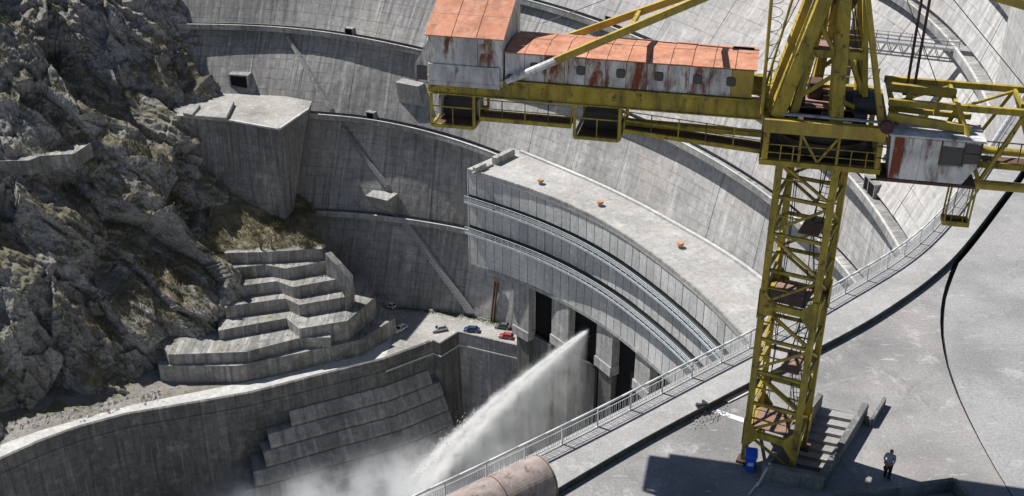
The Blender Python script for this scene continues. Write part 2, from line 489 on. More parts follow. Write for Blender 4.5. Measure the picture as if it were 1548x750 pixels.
simple('bag_black', (0.015, 0.015, 0.016), 0.6, 0.0, 0.3, 0.2, 6.0)
simple('rubble_grey', (0.30, 0.29, 0.28), 0.9, 0.0, 0.2, 0.35, 1.5)
def ground_mat():
    k = NT('ground_soil', 0.95, 0.1)
    w = k.coord('world')
    col = k.mix((0.15, 0.14, 0.12), (0.27, 0.26, 0.24), k.ramp(k.noise(w, 0.12, 8, 0.7), [(0.35, 0.0), (0.65, 1.0)]))
    col = k.mix(col, (0.12, 0.115, 0.055), k.ramp(k.noise(w, 0.18, 6, 0.7), [(0.5, 0.0), (0.62, 0.8)]))
    fn = k.noise(w, 1.5, 8, 0.75)
    col = k.mix(col, k.ramp(fn, [(0.3, 0.6), (0.7, 1.4)]), 1.0, 'MULTIPLY')
    k.base(col); k.bump(fn, 0.7, 0.2)
    k = NT('hill_soil', 0.95, 0.1)
    w = k.coord('world')
    col = k.mix((0.13, 0.12, 0.08), (0.33, 0.30, 0.21), k.ramp(k.noise(w, 0.3, 8, 0.75), [(0.35, 0.0), (0.65, 1.0)]))
    col = k.mix(col, (0.40, 0.39, 0.37), k.ramp(k.noise(w, 0.16, 6, 0.7), [(0.60, 0.0), (0.70, 0.8)]))
    fn = k.noise(w, 1.8, 8, 0.75)
    col = k.mix(col, k.ramp(fn, [(0.3, 0.5), (0.7, 1.4)]), 1.0, 'MULTIPLY')
    k.base(col); k.bump(fn, 0.8, 0.3)
ground_mat()
def water_mats():
    k = NT('basin_water', 0.25, 0.5)
    w = k.coord('world')
    n = k.noise(w, 0.35, 8, 0.75, 0.6)
    k.base(k.mix((0.20, 0.22, 0.23), (0.62, 0.64, 0.65), k.ramp(n, [(0.42, 0.0), (0.62, 1.0)])))
    k.bump(n, 0.8, 0.5)
    k = NT('white_water', 0.9, 0.1)
    w = k.coord('world')
    k.base(k.mix((0.80, 0.81, 0.82), (0.93, 0.93, 0.92), k.noise(w, 0.6, 6, 0.7)))
    k.b.inputs['Subsurface Weight'].default_value = 0.0
water_mats()
# ================================================================== SETTING
# ------------------------------------------------------------------ valley ground
g = MB()
N = 24
for i in range(N):
    for j in range(N):
        pass
g.poly([(-9000, -9000, -175), (9000, -9000, -175), (9000, 9000, -175), (-9000, 9000, -175)])
tag(g.build('valley_ground', 'ground_soil'), 'bare grey valley ground far below the dam', None, None, 'structure')

# ------------------------------------------------------------------ dam geometry (radius of every gallery edge about C0)
RIGHT = [(-20, 162.3), (-27, 157.6), (-35, 152.0), (-43, 146.0), (-52, 139.0)]
LEV = {
    -130.0: [(92, 140), (75, 146), (67, 149.5), (60, 154.5), (53, 163), (43, 168), (30, 170), (15, 170.5), (0, 169)],
    -104.5: [(92, 142), (80, 147), (73, 151.3), (64, 158.5), (58, 162.3), (53, 165.7), (43, 168.5), (30, 170), (15, 170.5), (0, 169)],
    -79.0: [(92, 157), (80, 160), (71, 162.9), (65, 166), (59, 166.0), (52, 164.8), (48, 163.6), (43, 163), (36, 164), (29, 165), (21, 168.3), (10, 168.5), (0, 168)],
    -58.7: [(96, 169), (86, 172.0), (75, 174.8), (68, 173.6), (60, 170.9), (50, 169.3), (41, 168.8), (30, 169.4), (20, 170.0), (10, 169.5), (0, 168.0)],
    -43.0: [(96, 180), (80, 183), (65, 183), (51, 180.8), (37, 175.9), (24, 172.6), (11, 169.7), (2, 167.1), (-8, 165)],
    -19.0: [(96, 196), (60, 195), (40, 193.5), (25, 191), (17, 187.1), (9, 180.4), (0, 173.2), (-10, 167)],
    -8.0: [(96, 200), (60, 199), (40, 197.5), (25, 195), (17, 190.5), (9, 183.2), (5, 179.4), (1, 176.6), (-10, 169)],
    12.0: [(96, 206), (60, 205), (40, 203), (25, 200), (17, 196), (9, 189), (0, 182), (-10, 172)],
}
LZ = sorted(LEV)
_TH = np.arange(-52, 98.01, 0.5)
_RT = {}
for z in LZ:
    pts = sorted(LEV[z] + RIGHT)
    a = np.interp(_TH, [p[0] for p in pts], [p[1] for p in pts])
    ker = np.exp(-0.5 * (np.arange(-14, 15) / 5.0) ** 2); ker /= ker.sum()
    a = np.convolve(np.pad(a, 14, mode='edge'), ker, mode='valid')
    _RT[z] = a
def rl(z, th):
    return float(np.interp(th, _TH, _RT[z]))
OV, WALK = 3.1, 2.2                       # how far a gallery stands proud of the face below it, and its walk width

dam = thing('arch_dam', 'huge curved pale concrete arch dam with horizontal galleries filling the valley', 'dam', tuple(pol(45, 170, -130)))
def face_r(k, f, th):                     # face of tier k at height fraction f
    zb, zt = LZ[k], LZ[k + 1]
    rb = rl(zb, th) + (WALK if k > 0 else 0.0)
    rt_ = rl(zt, th) + OV
    return rb + (rt_ - rb) * f
def ths(a, b, step=1.0):
    n = max(1, int(round(abs(b - a) / step)))
    return [a + (b - a) * i / n for i in range(n + 1)]
TIER_TH = {0: (80, -46), 1: (84, -46), 2: (88, -46), 3: (92, -46), 4: (94, -46), 5: (94, -9), 6: (94, -7)}
for k in range(len(LZ) - 1):
    zb, zt = LZ[k], LZ[k + 1]
    zb2 = zb - (0.0 if k else 3.0); zt2 = zt - 0.6
    t0, t1 = TIER_TH[k]
    n = int(round((t0 - t1) * R(1) * 170 / 15.5))
    core = MB()
    tl = ths(t0, t1, 1.5)
    core.sweep([(0, 0)] * 0 or [(0.0, 0.0), (1.0, 0.0)], [t0, t0 - 0.01], lambda t: 170, closed=False) if False else None
    # backing, half a metre behind the blocks, shows as the dark joints
    cv = MB(); nn = len(tl)
    for t in tl:
        for f, z in ((0, zb2), (1, zt2)):
            cv.v.append(tuple(pol(t, face_r(k, f, t) + 0.6, z)))
    for i in range(nn - 1):
        cv.face((2 * i, 2 * i + 2, 2 * i + 3, 2 * i + 1))
    cv.build('joint_backing', 'ledge_concrete', dam, fix=False)
    for i in range(n):
        a = t0 + (t1 - t0) * i / n; b = t0 + (t1 - t0) * (i + 1) / n
        gap = 0.02
        a -= gap; b += gap
        jit = rng.uniform(-0.05, 0.05)
        m = MB(); ns, nz = 5, 4
        off = rng.uniform(-400, 400)
        for s in range(ns + 1):
            t = a + (b - a) * s / ns
            for q in range(nz + 1):
                f = q / nz
                m.v.append(tuple(pol(t, face_r(k, f, t) + jit, zb2 + (zt2 - zb2) * f)))
        front = len(m.v)
        for s in (0, ns):
            t = a + (b - a) * s / ns
            for q in range(nz + 1):
                f = q / nz
                m.v.append(tuple(pol(t, face_r(k, f, t) + 0.7, zb2 + (zt2 - zb2) * f)))
        for s in range(ns):
            for q in range(nz):
                i0 = s * (nz + 1) + q
                ua, ub = (a + (b - a) * s / ns) * R(1) * 170, (a + (b - a) * (s + 1) / ns) * R(1) * 170
                va, vb = zb2 + (zt2 - zb2) * q / nz, zb2 + (zt2 - zb2) * (q + 1) / nz
                m.face((i0, i0 + nz + 1, i0 + nz + 2, i0 + 1), [(ua, va), (ub, va), (ub, vb), (ua, vb)])
        for e, s in ((0, 0), (1, ns)):
            for q in range(nz):
                i0 = s * (nz + 1) + q; j0 = front + e * (nz + 1) + q
                m.face((i0, i0 + 1, j0 + 1, j0) if e == 0 else (i0, j0, j0 + 1, i0 + 1))
        m.build('monolith_block', 'left_dam_concrete' if (k <= 3 and (a + b) / 2 > 47 + rng.uniform(-6, 6)) else 'dam_concrete', dam, fix=False)
# galleries: corbelled walks with a solid parapet and a coping paled to imitate sun on its top
LEDGE = {-104.5: (74, 44), -79.0: (72, 48), -58.7: (90, -14), -43.0: (93, -14), -19.0: (93, -12), -8.0: (93, -9)}
for z, (a, b) in LEDGE.items():
    tl = ths(a, b, 0.8)
    rf = lambda t, z=z: rl(z, t)
    led = MB().sweep([(0.0, z - 0.12), (0.0, z - 1.5), (OV + 0.9, z - 2.8), (WALK + 1.2, z - 1.0), (0.32, z - 1.0), (0.32, z - 0.12)], tl, rf).build('gallery_ledge', 'ledge_concrete', dam)
    MB().sweep([(-0.05, z - 0.12), (0.34, z - 0.12), (0.34, z + 0.02), (-0.05, z + 0.02)], tl, rf).build('coping', 'pale_coping', led)
# doorways on the galleries
def doorway(th, k, w=2.0, h=2.3):
    z = LZ[k] - 1.0
    rr = face_r(k, 0.05, th)
    c = pol(th, rr - 0.1, z)
    rz = R(th)
    m = MB()
    for s in (-1, 1):
        q = pol(th + s * math.degrees((w / 2 + 0.12) / rr), rr, z + h / 2)
        m.box(q, (2.4, 0.2, h), rz)
    m.box(pol(th, rr, z + h + 0.1), (2.5, w + 0.5, 0.2), rz)
    d = m.build('doorway', 'ledge_concrete', dam)
    MB().box(pol(th, rr, z + h / 2), (2.2, w + 0.02, h - 0.02), rz).build('opening', 'black_void', d)
for px, py, k in ((521, 47, 3), (891, 24, 4), (577, 174, 2), (867, 256, 2), (1333, 303, 4), (1352, 138, 4), (1498, 160, 5)):
    th = cyl(px, py, 173)[0]
    doorway(th, k)

# ------------------------------------------------------------------ rock cliff
def cliff():
    base = [(-260, 90), (-185, 170), (-145, 199), (-122, 215), (-104, 228), (-93, 239), (-85, 248), (-79, 256), (-75, 264), (-75, 276), (-77, 300)]
    top = [(-330, 210), (-252, 272), (-208, 303), (-182, 320), (-164, 329), (-150, 334), (-142, 337), (-136, 339), (-132, 342), (-130, 346), (-128, 355)]
    ns, nz = 720, 520
    kk = np.linspace(0, 1, len(base))
    # more columns where the picture looks
    s = np.interp(np.linspace(0, 1, ns), [0, 0.12, 1], [0, 0.2, 1])
    bx = np.interp(s, kk, [p[0] for p in base]); by = np.interp(s, kk, [p[1] for p in base])
    tx = np.interp(s, kk, [p[0] for p in top]); ty = np.interp(s, kk, [p[1] for p in top])
    ker = np.exp(-0.5 * (np.arange(-40, 41) / 16.0) ** 2); ker /= ker.sum()
    sm = lambda a: np.convolve(np.r_[2 * a[0] - a[40:0:-1], a, 2 * a[-1] - a[-2:-42:-1]], ker, mode='valid')
    bx, by, tx, ty = map(sm, (bx, by, tx, ty))
    z = np.linspace(-138, -24, nz)
    f = (z + 134) / 134
    S, F = np.meshgrid(np.arange(ns), f, indexing='ij')
    prof = F - 0.06 * np.sin(F * 4.2)
    ex = 1 + 0.2 * np.clip((s[S] - 0.5) / 0.25, 0, 1)
    X = bx[S] + (tx - bx)[S] * np.sign(prof) * np.abs(prof) ** ex; Y = by[S] + (ty - by)[S] * prof; Z = np.broadcast_to(z, (ns, nz)).copy()
    P = np.stack((X, Y, Z), -1)
    du = np.gradient(P, axis=0); dv = np.gradient(P, axis=1)
    nrm = np.cross(du, dv); nrm /= np.linalg.norm(nrm, axis=-1)[..., None]
    if nrm[ns // 2, nz // 2, 1] > 0: nrm = -nrm
    Q = P.reshape(-1, 3); Nn = nrm.reshape(-1, 3)
    # sheared space: beds dip to the right, so gullies and ribs run steeply down-left
    W = Q + np.stack((0.35 * Q[:, 2], 0 * Q[:, 2], 0.25 * Q[:, 0]), -1)
    W2 = W + 3.2 * np.stack((perlin(Q / 23), perlin(Q / 23 + 40), perlin(Q / 23 + 80)), -1)
    d = 8.5 * fbm(W2 / np.array((44, 44, 95)), 3)
    d += 3.4 * (ridged(W2 / np.array((19, 19, 60)) + 3.3, 4) - 0.6)
    d += 6.4 * facets(W2 / np.array((11, 11, 26)), 0.6, 0.7)
    d += 2.2 * facets(W2 / np.array((4.6, 4.6, 10)) + 7, 0.6, 0.6)
    d += 0.65 * facets(W2 / np.array((1.9, 1.9, 3.6)) + 13, 0.6, 0.7)
    d += 0.2 * facets(W2 / np.array((0.8, 0.8, 1.4)) + 23, 0.6, 0.7)
    d += 0.3 * fbm(Q / 1.6, 3)
    # large forms read off the photograph: (point, radius across, radius up, push out)
    forms = [((-97, 268, -82), 9, 18, 4.0),  ((-118, 255, -84), 6, 5, -2.0),
             ((-104, 292, -48), 8, 26, -8.0), ((-124, 270, -62), 12, 16, 5.0), ((-120, 240, -108), 10, 15, 3.0),
             ((-113, 225, -124), 6, 9, -6.0), ((-80, 262, -113), 9, 9, 9.0), ((-81, 252, -122), 9, 8, 10.0), ((-105, 255, -98), 4.5, 16, -6.0), ((-140, 285, -40), 18, 20, 5.0)]
    for c, ra, ru, a in forms:
        D = Q - np.array(c)
        d += a * np.exp(-((D[:, 0] ** 2 + 0.5 * D[:, 1] ** 2) / ra ** 2 + D[:, 2] ** 2 / ru ** 2))
    # notch for the ledge road
    lx = np.exp(-((Q[:, 2] + 79) / 4.0) ** 2) * (Q[:, 0] < -104) * np.clip((-104 - Q[:, 0]) / 6, 0, 1)
    d = d * (1 - 0.85 * lx) + 1.0 * lx
    fade = np.clip((Q[:, 2] + 140) / 10, 0.25, 1)
    Q = Q + Nn * (d * fade)[:, None]
    me = bpy.data.meshes.new('cliff')
    idx = np.arange(ns * nz).reshape(ns, nz)
    quads = np.stack((idx[:-1, :-1], idx[1:, :-1], idx[1:, 1:], idx[:-1, 1:]), -1).reshape(-1, 4)
    me.vertices.add(ns * nz); me.vertices.foreach_set('co', Q.ravel())
    me.loops.add(quads.size); me.loops.foreach_set('vertex_index', quads.ravel())
    me.polygons.add(len(quads)); me.polygons.foreach_set('loop_start', np.arange(len(quads)) * 4)
    me.update(calc_edges=True)
    o = bpy.data.objects.new('cliff', me); COL.objects.link(o); me.materials.append(M['rock'])
    tag(o, 'dark craggy grey rock cliff with dry olive grass on the left', None, None, 'structure')
    return Q.reshape(ns, nz, 3)
CL = cliff()

# ------------------------------------------------------------------ parking ground, road and debris at the foot of the dam (z = -130)
ZP = -130.0
wall_px = [(-140, 770), (0, 697), (60, 670), (120, 648), (190, 629), (320, 607), (380, 596), (480, 570), (581, 545), (653, 518), (665, 523), (694, 505), (745, 517), (805, 531)]
wall_top = [Pz(x, y, ZP) for x, y in wall_px]
lot = [tuple(p) for p in wall_top] + [tuple(pol(40.5, 170, ZP)), tuple(pol(50, 172, ZP)), tuple(pol(60, 165, ZP)), (-60, 285, ZP), (-80, 262, ZP), (-92, 244, ZP), (-130, 232, ZP), (-190, 190, ZP)]
def flat(name, pts, mat, dz=0.0):
    tri = tessellate_polygon([[Vector(p) for p in pts]])
    m = MB(); m.v = [(p[0], p[1], p[2] + dz) for p in pts]
    for t in tri: m.face(t)
    o = m.build(name, mat, fix=False)
    me = o.data
    if len(me.polygons) and me.polygons[0].normal.z < 0:
        me.flip_normals()
    return o
tag(flat('ground', lot, 'ground_soil', -0.05), 'strip of bare gravel and rubble at the foot of the cliff', None, None, 'structure')
inner = [(-140, 715), (0, 655 + 18), (60, 651), (120, 634), (200, 612), (330, 586), (420, 568), (530, 540), (585, 516), (601, 487)]
road = [Pz(x, y, ZP) for x, y in inner]
outer = [Pz(x, y, ZP) for x, y in wall_px[:9]]
tag(flat('road', [tuple(p) for p in outer] + [tuple(p) for p in reversed(road)], 'road_concrete', 0.02), 'pale concrete road curving along the top of the basin wall', None, None, 'structure')
lotp = [Pz(601, 487, ZP), outer[-1]] + [Pz(*p, ZP) for p in wall_px[9:]] + [pol(41.5, 168, ZP), pol(46, 168, ZP), pol(50, 167, ZP), pol(55, 163.5, ZP), pol(60, 158.5, ZP), pol(64, 156.5, ZP), Pz(572, 462, ZP)]
tag(flat('parking_area', [tuple(p) for p in lotp], 'lot_concrete', 0.06), 'worn concrete parking area between the dam foot and the basin', None, None, 'structure')

# ------------------------------------------------------------------ basin wall with coping, cornice and stepped benches
bw = thing('basin_wall', 'tall dark curved concrete retaining wall below the road, stepped into the basin', 'retaining wall', tuple(wall_top[8]) )
def offs(pts, d):
    out = []
    for i, p in enumerate(pts):
        a = pts[max(0, i - 1)]; b = pts[min(len(pts) - 1, i + 1)]
        t = Vector((b.x - a.x, b.y - a.y)).normalized(); n = Vector((t.y, -t.x))
        out.append(Vector((p.x + n.x * d, p.y + n.y * d, p.z)))
    return out
def band(name, pts, rows, mat, parent):
    """rows of (outward offset, z) swept along a polyline"""
    m = MB(); k = len(rows); L = 0; us = [0]
    for a, b in zip(pts, pts[1:]): L += (b - a).length; us.append(L)
    cols = [offs(pts, d) for d, z in rows]
    n = len(pts)
    for i in range(n):
        for j in range(k):
            m.v.append((cols[j][i].x, cols[j][i].y, rows[j][1]))
    for i in range(n - 1):
        for j in range(k - 1):
            m.face((i * k + j, i * k + j + 1, (i + 1) * k + j + 1, (i + 1) * k + j),
                   [(us[i], rows[j][1]), (us[i], rows[j + 1][1]), (us[i + 1], rows[j + 1][1]), (us[i + 1], rows[j][1])])
    return m.build(name, mat, parent, fix=True)
def dense(pts, step=3.0):
    out = [pts[0]]
    for a, b in zip(pts, pts[1:]):
        n = max(1, int((b - a).length / step))
        out += [a + (b - a) * (i / n) for i in range(1, n + 1)]
    return out
wt = wall_top[:]
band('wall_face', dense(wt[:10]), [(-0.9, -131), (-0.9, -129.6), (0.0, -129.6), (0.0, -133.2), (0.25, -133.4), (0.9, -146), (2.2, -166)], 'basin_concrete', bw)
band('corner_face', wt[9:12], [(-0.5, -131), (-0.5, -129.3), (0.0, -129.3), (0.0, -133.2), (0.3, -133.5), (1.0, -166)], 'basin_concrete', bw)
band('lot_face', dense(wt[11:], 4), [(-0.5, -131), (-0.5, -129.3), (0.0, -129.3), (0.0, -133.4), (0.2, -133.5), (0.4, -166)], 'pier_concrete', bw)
band('cornice', wt[8:], [(0.05, -133.1), (0.45, -133.1), (0.45, -133.5), (0.05, -133.5)], 'pale_coping', bw)
wd = dense(wt[:10], 2.0)
i0 = min(range(len(wd)), key=lambda i: abs(wd[i].x + 70))
BX = (-58, -63, -66, -68, -70, -71)
for q in range(6):
    zt = -137.6 - 3.5 * q; o0 = 0.9 + 2.25 * q
    lo = min(range(len(wd)), key=lambda i: abs(wd[i].x - BX[q]))
    hi = len(wd) - 1 - (1 if q == 0 else 0)
    seg = wd[lo:hi + 1]
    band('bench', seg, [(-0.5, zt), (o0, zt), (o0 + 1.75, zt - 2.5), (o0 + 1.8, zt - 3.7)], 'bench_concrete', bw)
# end wall of the parking area towards the gates
e0, e1 = wt[-1], pol(40.4, 166, ZP)
m = MB(); m.hexa([(e0.x, e0.y, -166), (e0.x + 1, e0.y + 0.6, -166), (e1.x + 1, e1.y + 0.6, -166), (e1.x, e1.y, -166)],
                 [(e0.x, e0.y, -129.35), (e0.x + 0.6, e0.y + 0.3, -129.35), (e1.x + 0.6, e1.y + 0.3, -129.35), (e1.x, e1.y, -129.35)])
m.build('end_face', 'pier_concrete', bw)

# basin floor and pool
bf = MB(); bf.poly([(-200, 80, -165), (120, 80, -165), (120, 300, -165), (-200, 300, -165)])
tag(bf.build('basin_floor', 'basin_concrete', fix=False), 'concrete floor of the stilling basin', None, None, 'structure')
ap = [Pz(x, y, -160.5) for x, y in ((300, 790), (430, 735), (520, 718), (600, 694), (660, 668), (700, 650), (720, 672), (690, 700), (610, 722), (560, 738), (500, 790))]
tag(flat('basin_apron', [tuple(p) for p in ap], 'road_concrete'), 'sunlit curved concrete apron at the bottom of the basin', None, None, 'structure')
wp = [(-190, 90, -162.5), (60, 90, -162.5), (60, 262, -162.5), (-190, 262, -162.5)]
tag(flat('water', wp, 'basin_water'), 'churning white and grey water in the stilling basin', None, None, 'structure')

# ------------------------------------------------------------------ stepped terraces of concrete at the cliff foot
ter = thing('stepped_terrace', 'seven stepped concrete retaining terraces zigzagging up beside the cliff', 'terrace', tuple(Pz(420, 570, ZP)))
TR = [(-125.2, [(240, 551), (256, 553), (358, 553), (461, 532), (544, 514), (597, 481)]),
      (-122.2, [(254, 536), (371, 532), (452, 511), (500, 510)]),
      (-119.5, [(330, 500), (345, 497), (433, 481), (452, 497), (525, 485), (567, 449)]),
      (-116.2, [(340, 465), (358, 461), (431, 451), (452, 461), (521, 449)]),
      (-113.0, [(345, 434), (366, 432), (418, 425), (443, 434), (514, 421)]),
      (-109.8, [(345, 406), (362, 404), (401, 400), (431, 406), (500, 394)]),
      (-106.6, [(340, 383), (354, 382), (401, 381), (488, 376)])]
ZB = [-131, -125.4, -125.6, -119.7, -116.4, -113.2, -110.0]
for i, (zt, px) in enumerate(TR):
    pts = [Pz(x, y, zt) for x, y in px]
    back = [(pts[-1].x - 4 - (4 if i == 0 else 0), pts[-1].y + 12, zt), (-78, 290, zt), (-98 if i < 2 else -84, 258 if i < 2 else 288, zt)]
    ring = [tuple(p) for p in pts] + back
    tri = tessellate_polygon([[Vector((p[0], p[1], 0)) for p in ring]])
    m = MB(); m.v = ring[:]
    for t in tri: m.face(t)
    k = len(ring); lean = 0.06 * (zt - ZB[i])
    lo = [p for p in offs(pts, lean)]
    low = [(p.x, p.y, ZB[i]) for p in lo] + [(b[0], b[1], ZB[i]) for b in back]
    m.v += low
    for j in range(k):
        j2 = (j + 1) % k
        m.face((j, k + j, k + j2, j2))
    m.build('terrace_step', 'terrace_concrete', ter, bevel=0)
# raised side wall of the upper steps
sw = [Pz(493, 384, -106.4), Pz(510, 402, -109), Pz(526, 420, -112), Pz(522, 452, -116.2)]
m = MB()
for a, b in zip(sw, sw[1:]):
    m.hexa([(a.x - 0.2, a.y - 0.5, -120), (b.x - 0.2, b.y - 0.5, -120), (b.x + 1.3, b.y + 0.5, -120), (a.x + 1.3, a.y + 0.5, -120)],
           [(a.x - 0.2, a.y - 0.5, a.z + 0.5), (b.x - 0.2, b.y - 0.5, b.z + 0.5), (b.x + 1.3, b.y + 0.5, b.z + 0.5), (a.x + 1.3, a.y + 0.5, a.z + 0.5)])
m.build('side_wall', 'terrace_concrete', ter)
cb = Pz(577, 464, -130)
m = MB().box((cb.x, cb.y, -128.6), (4.2, 3.0, 2.8), 0.25)
tag(m.build('concrete_block', 'terrace_concrete', bevel=0.2), 'small grey concrete block between the terraces and the parking area', 'block')

# ------------------------------------------------------------------ hillside above the terraces
def hillside():
    n = 90
    p00, p10 = Vector((-82, Pz(354, 382, -106.6).y + 0.3, -106.8)), Pz(488, 376, -106.8) + Vector((0.5, 0.4, 0))
    p01, p11 = Vector((-82, 288, -92)), Vector((-58, 291, -103.5))
    P = []
    for i in range(n):
        for j in range(n):
            u, v = i / (n - 1), j / (n - 1)
            P.append((p00 * (1 - u) + p10 * u) * (1 - v) + (p01 * (1 - u) + p11 * u) * v)
    A = np.array(P)
    A[:, 2] += 1.6 * fbm(A / 7.0, 5) + 1.4 * np.sin(np.tile(np.linspace(0, 1, n), n) * np.pi)
    m = MB(); m.v = [tuple(a) for a in A]
    for i in range(n - 1):
        for j in range(n - 1):
            m.face((i * n + j, (i + 1) * n + j, (i + 1) * n + j + 1, i * n + j + 1))
    o = m.build('hillside', 'hill_soil', fix=False, smooth=True)
    tag(o, 'small dry grassy slope above the concrete terraces', None, None, 'structure')
    return A
HILL = hillside()

# ------------------------------------------------------------------ abutment block with its deck, slab and tunnel
blk = thing('abutment_block', 'massive concrete block with flat sunlit top standing against the dam', 'concrete block', (-72, 284, -100))
tf = [Pz(262, 175, -76), Pz(278, 176, -76), Pz(350, 183, -76), Pz(422, 196, -76), Pz(467, 165, -76), Pz(467, 163, -76) + Vector((0, 5, 0)), Vector((-100, 318, -76))]
bt = [Vector((-97, 281, -112)), Vector((-88, 281, -112)), Vector((-76, 279, -112)), Vector((-62.5, 276, -112)), Vector((-63.5, 291, -112)), Vector((-63.5, 296, -112)), Vector((-100, 318, -112))]
m = MB().hexa(bt, tf)
m.build('block_body', 'stained_concrete', blk)
rim = [tf[0], tf[1], tf[2], tf[3], tf[4]]
top_o = [Vector((p.x, p.y, -76)) for p in tf]
m = MB()
for a, b in zip(rim, rim[1:]):
    d = (b - a).normalized(); nrm = Vector((-d.y, d.x, 0)) * 0.5
    m.hexa([a - Vector((0, 0, 0.25)) - nrm * 0.2, b - Vector((0, 0, 0.25)) - nrm * 0.2, b + nrm - Vector((0, 0, 0.25)), a + nrm - Vector((0, 0, 0.25))],
           [a + Vector((0, 0, 0.22)) - nrm * 0.2, b + Vector((0, 0, 0.22)) - nrm * 0.2, b + nrm + Vector((0, 0, 0.22)), a + nrm + Vector((0, 0, 0.22))])
m.build('deck_kerb', 'pale_coping', blk)
flatp = [Vector((p.x, p.y, -75.985)) for p in tf]
m = MB(); m.poly([tuple(p) for p in flatp]); m.build('deck', 'lot_concrete', blk, fix=False)
sl = [Pz(294, 174, -74.8), Pz(342, 178, -74.8), Pz(354, 153, -74.8), Pz(316, 151, -74.8)]
m = MB().hexa([(p.x, p.y, -76.0) for p in sl], [tuple(p) for p in sl]); m.build('raised_slab', 'lot_concrete', blk, bevel=0.15)
sl = [Pz(276, 170, -74.9), Pz(291, 173, -74.9), Pz(303, 158, -74.9), Pz(286, 157, -74.9)]
m = MB().hexa([(p.x, p.y, -76.0) for p in sl], [tuple(p) for p in sl]); m.build('raised_slab', 'lot_concrete', blk, bevel=0.15)
tp = PY(370, 154, 305)
th_t = math.degrees(math.atan2(tp.y - C0[1], tp.x - C0[0]))
rr = face_r(2, 0.22, th_t) + 2.1
def portal(th, rr, z, w, h, parent, name='tunnel_portal'):
    m = MB(); rz = R(th)
    for s in (-1, 1):
        m.box(pol(th + s * math.degrees((w / 2 + 0.25) / rr), rr + 0.5, z + h / 2), (5.0, 0.5, h), rz)
    m.box(pol(th, rr + 0.5, z + h + 0.2), (5.0, w + 1.0, 0.4), rz)
    o = m.build(name, 'ledge_concrete', parent)
    MB().box(pol(th, rr + 0.3, z + h / 2), (4.2, w + 0.02, h - 0.02), rz).build('opening', 'black_void', o)
portal(th_t, rr, -76, 4.9, 4.9, blk)

# ------------------------------------------------------------------ small things on the dam face
def on_face(px, py, k):
    """point of the dam face (tier k) seen at a measured image position"""
    rad = 168.0
    for _ in range(12):
        th, z = cyl(px, py, rad)
        f = (z - LZ[k]) / (LZ[k + 1] - LZ[k])
        rad = face_r(k, f, th)
    return th, rad, z
# box cantilevered from the face below gallery B
th, rad, z = on_face(582, 300, 1)
box_t = pol(th, rad - 1.2, z)
m = MB().hexa([pol(th + 1.25, rad + 1, z - 5.2), pol(th + 1.25, rad - 0.2, z - 5.2), pol(th - 1.25, rad - 0.2, z - 5.2), pol(th - 1.25, rad + 1, z - 5.2)],
              [pol(th + 1.3, rad + 1, z + 1.9), pol(th + 1.3, rad - 4.2, z + 1.9), pol(th - 1.3, rad - 4.2, z + 1.9), pol(th - 1.3, rad + 1, z + 1.9)])
cbx = m.build('valve_chamber', 'pier_concrete')
tag(cbx, 'square concrete chamber jutting from the dam face below the diagonal chute', 'chamber')
th, rad, z = on_face(625, 128, 2)
m = MB().hexa([pol(th + 1.3, rad + 1, z - 9), pol(th + 1.3, rad - 0.5, z - 9), pol(th - 1.2, rad - 0.5, z - 9), pol(th - 1.2, rad + 1, z - 9)],
              [pol(th + 1.3, rad + 1, z + 1.0), pol(th + 1.3, rad - 3.0, z + 1.0), pol(th - 1.2, rad - 3.0, z + 1.0), pol(th - 1.2, rad + 1, z + 1.0)])
tag(m.build('concrete_buttress', 'pier_concrete'), 'tall concrete buttress on the dam face behind the counterweight cabin', 'buttress')
def diag(name, label, cat, pa, pb, k, mat, w, out, parts=True):
    a = on_face(*pa, k); b = on_face(*pb, k)
    n = 22; pts = []
    for i in range(n + 1):
        f = i / n
        px = pa[0] + (pb[0] - pa[0]) * f; py = pa[1] + (pb[1] - pa[1]) * f
        th, rad, z = on_face(px, py, k)
        pts.append(pol(th, rad - out, z))
    t = thing(name, label, cat, tuple(pts[-1]))
    m = MB()
    for p, q in zip(pts, pts[1:]):
        d = Vector((C0[0] - p.x, C0[1] - p.y, 0)).normalized()
        m.beam(p, q, w, 2 * out + 0.5, up=d)
    m.build('channel_body', mat, t)
    return t, pts
diag('drain_chute', 'narrow stained concrete chute running diagonally down to the valve chamber', 'chute', (521, 192), (586, 280), 1, 'ledge_concrete', 1.1, 0.35)
diag('drain_chute', 'narrow concrete chute slanting down the dam below the topmost gallery', 'chute', (436, 55), (502, 165), 2, 'ledge_concrete', 1.0, 0.3)
# stairway from gallery C down to the parking area
st, pts = diag('inspection_stairway', 'long straight covered stairway climbing diagonally up the lower dam face', 'stairway', (614, 334), (714, 472), 0, 'grey_steel', 1.3, 0.15)
d3 = (pts[-1] - pts[0]).normalized()
stp = MB().box((0, 0, 0), (1.9, 0.28, 0.12)).mesh('stair_step'); stp.materials.append(M['galvanised'])
rz = math.atan2(d3.y, d3.x)
L = (pts[-1] - pts[0]).length
ns = 60
for i in range(ns):
    f = (i + 0.5) / ns * (len(pts) - 1); j = int(f); p = pts[j] + (pts[min(j + 1, len(pts) - 1)] - pts[j]) * (f - j)
    d = Vector((C0[0] - p.x, C0[1] - p.y, 0)).normalized()
    piece('step', stp, st, p + d * 0.7, (0, 0, rz + 0.5))
for s in (-1, 1):
    m = MB()
    up = Vector((0, 0, 1))
    m.path([p + Vector((C0[0] - p.x, C0[1] - p.y, 0)).normalized() * (0.75 + 0.35 * s) + up * 0.9 for p in pts], 0.08, 5)
    m.build('handrail', 'galvanised', st)
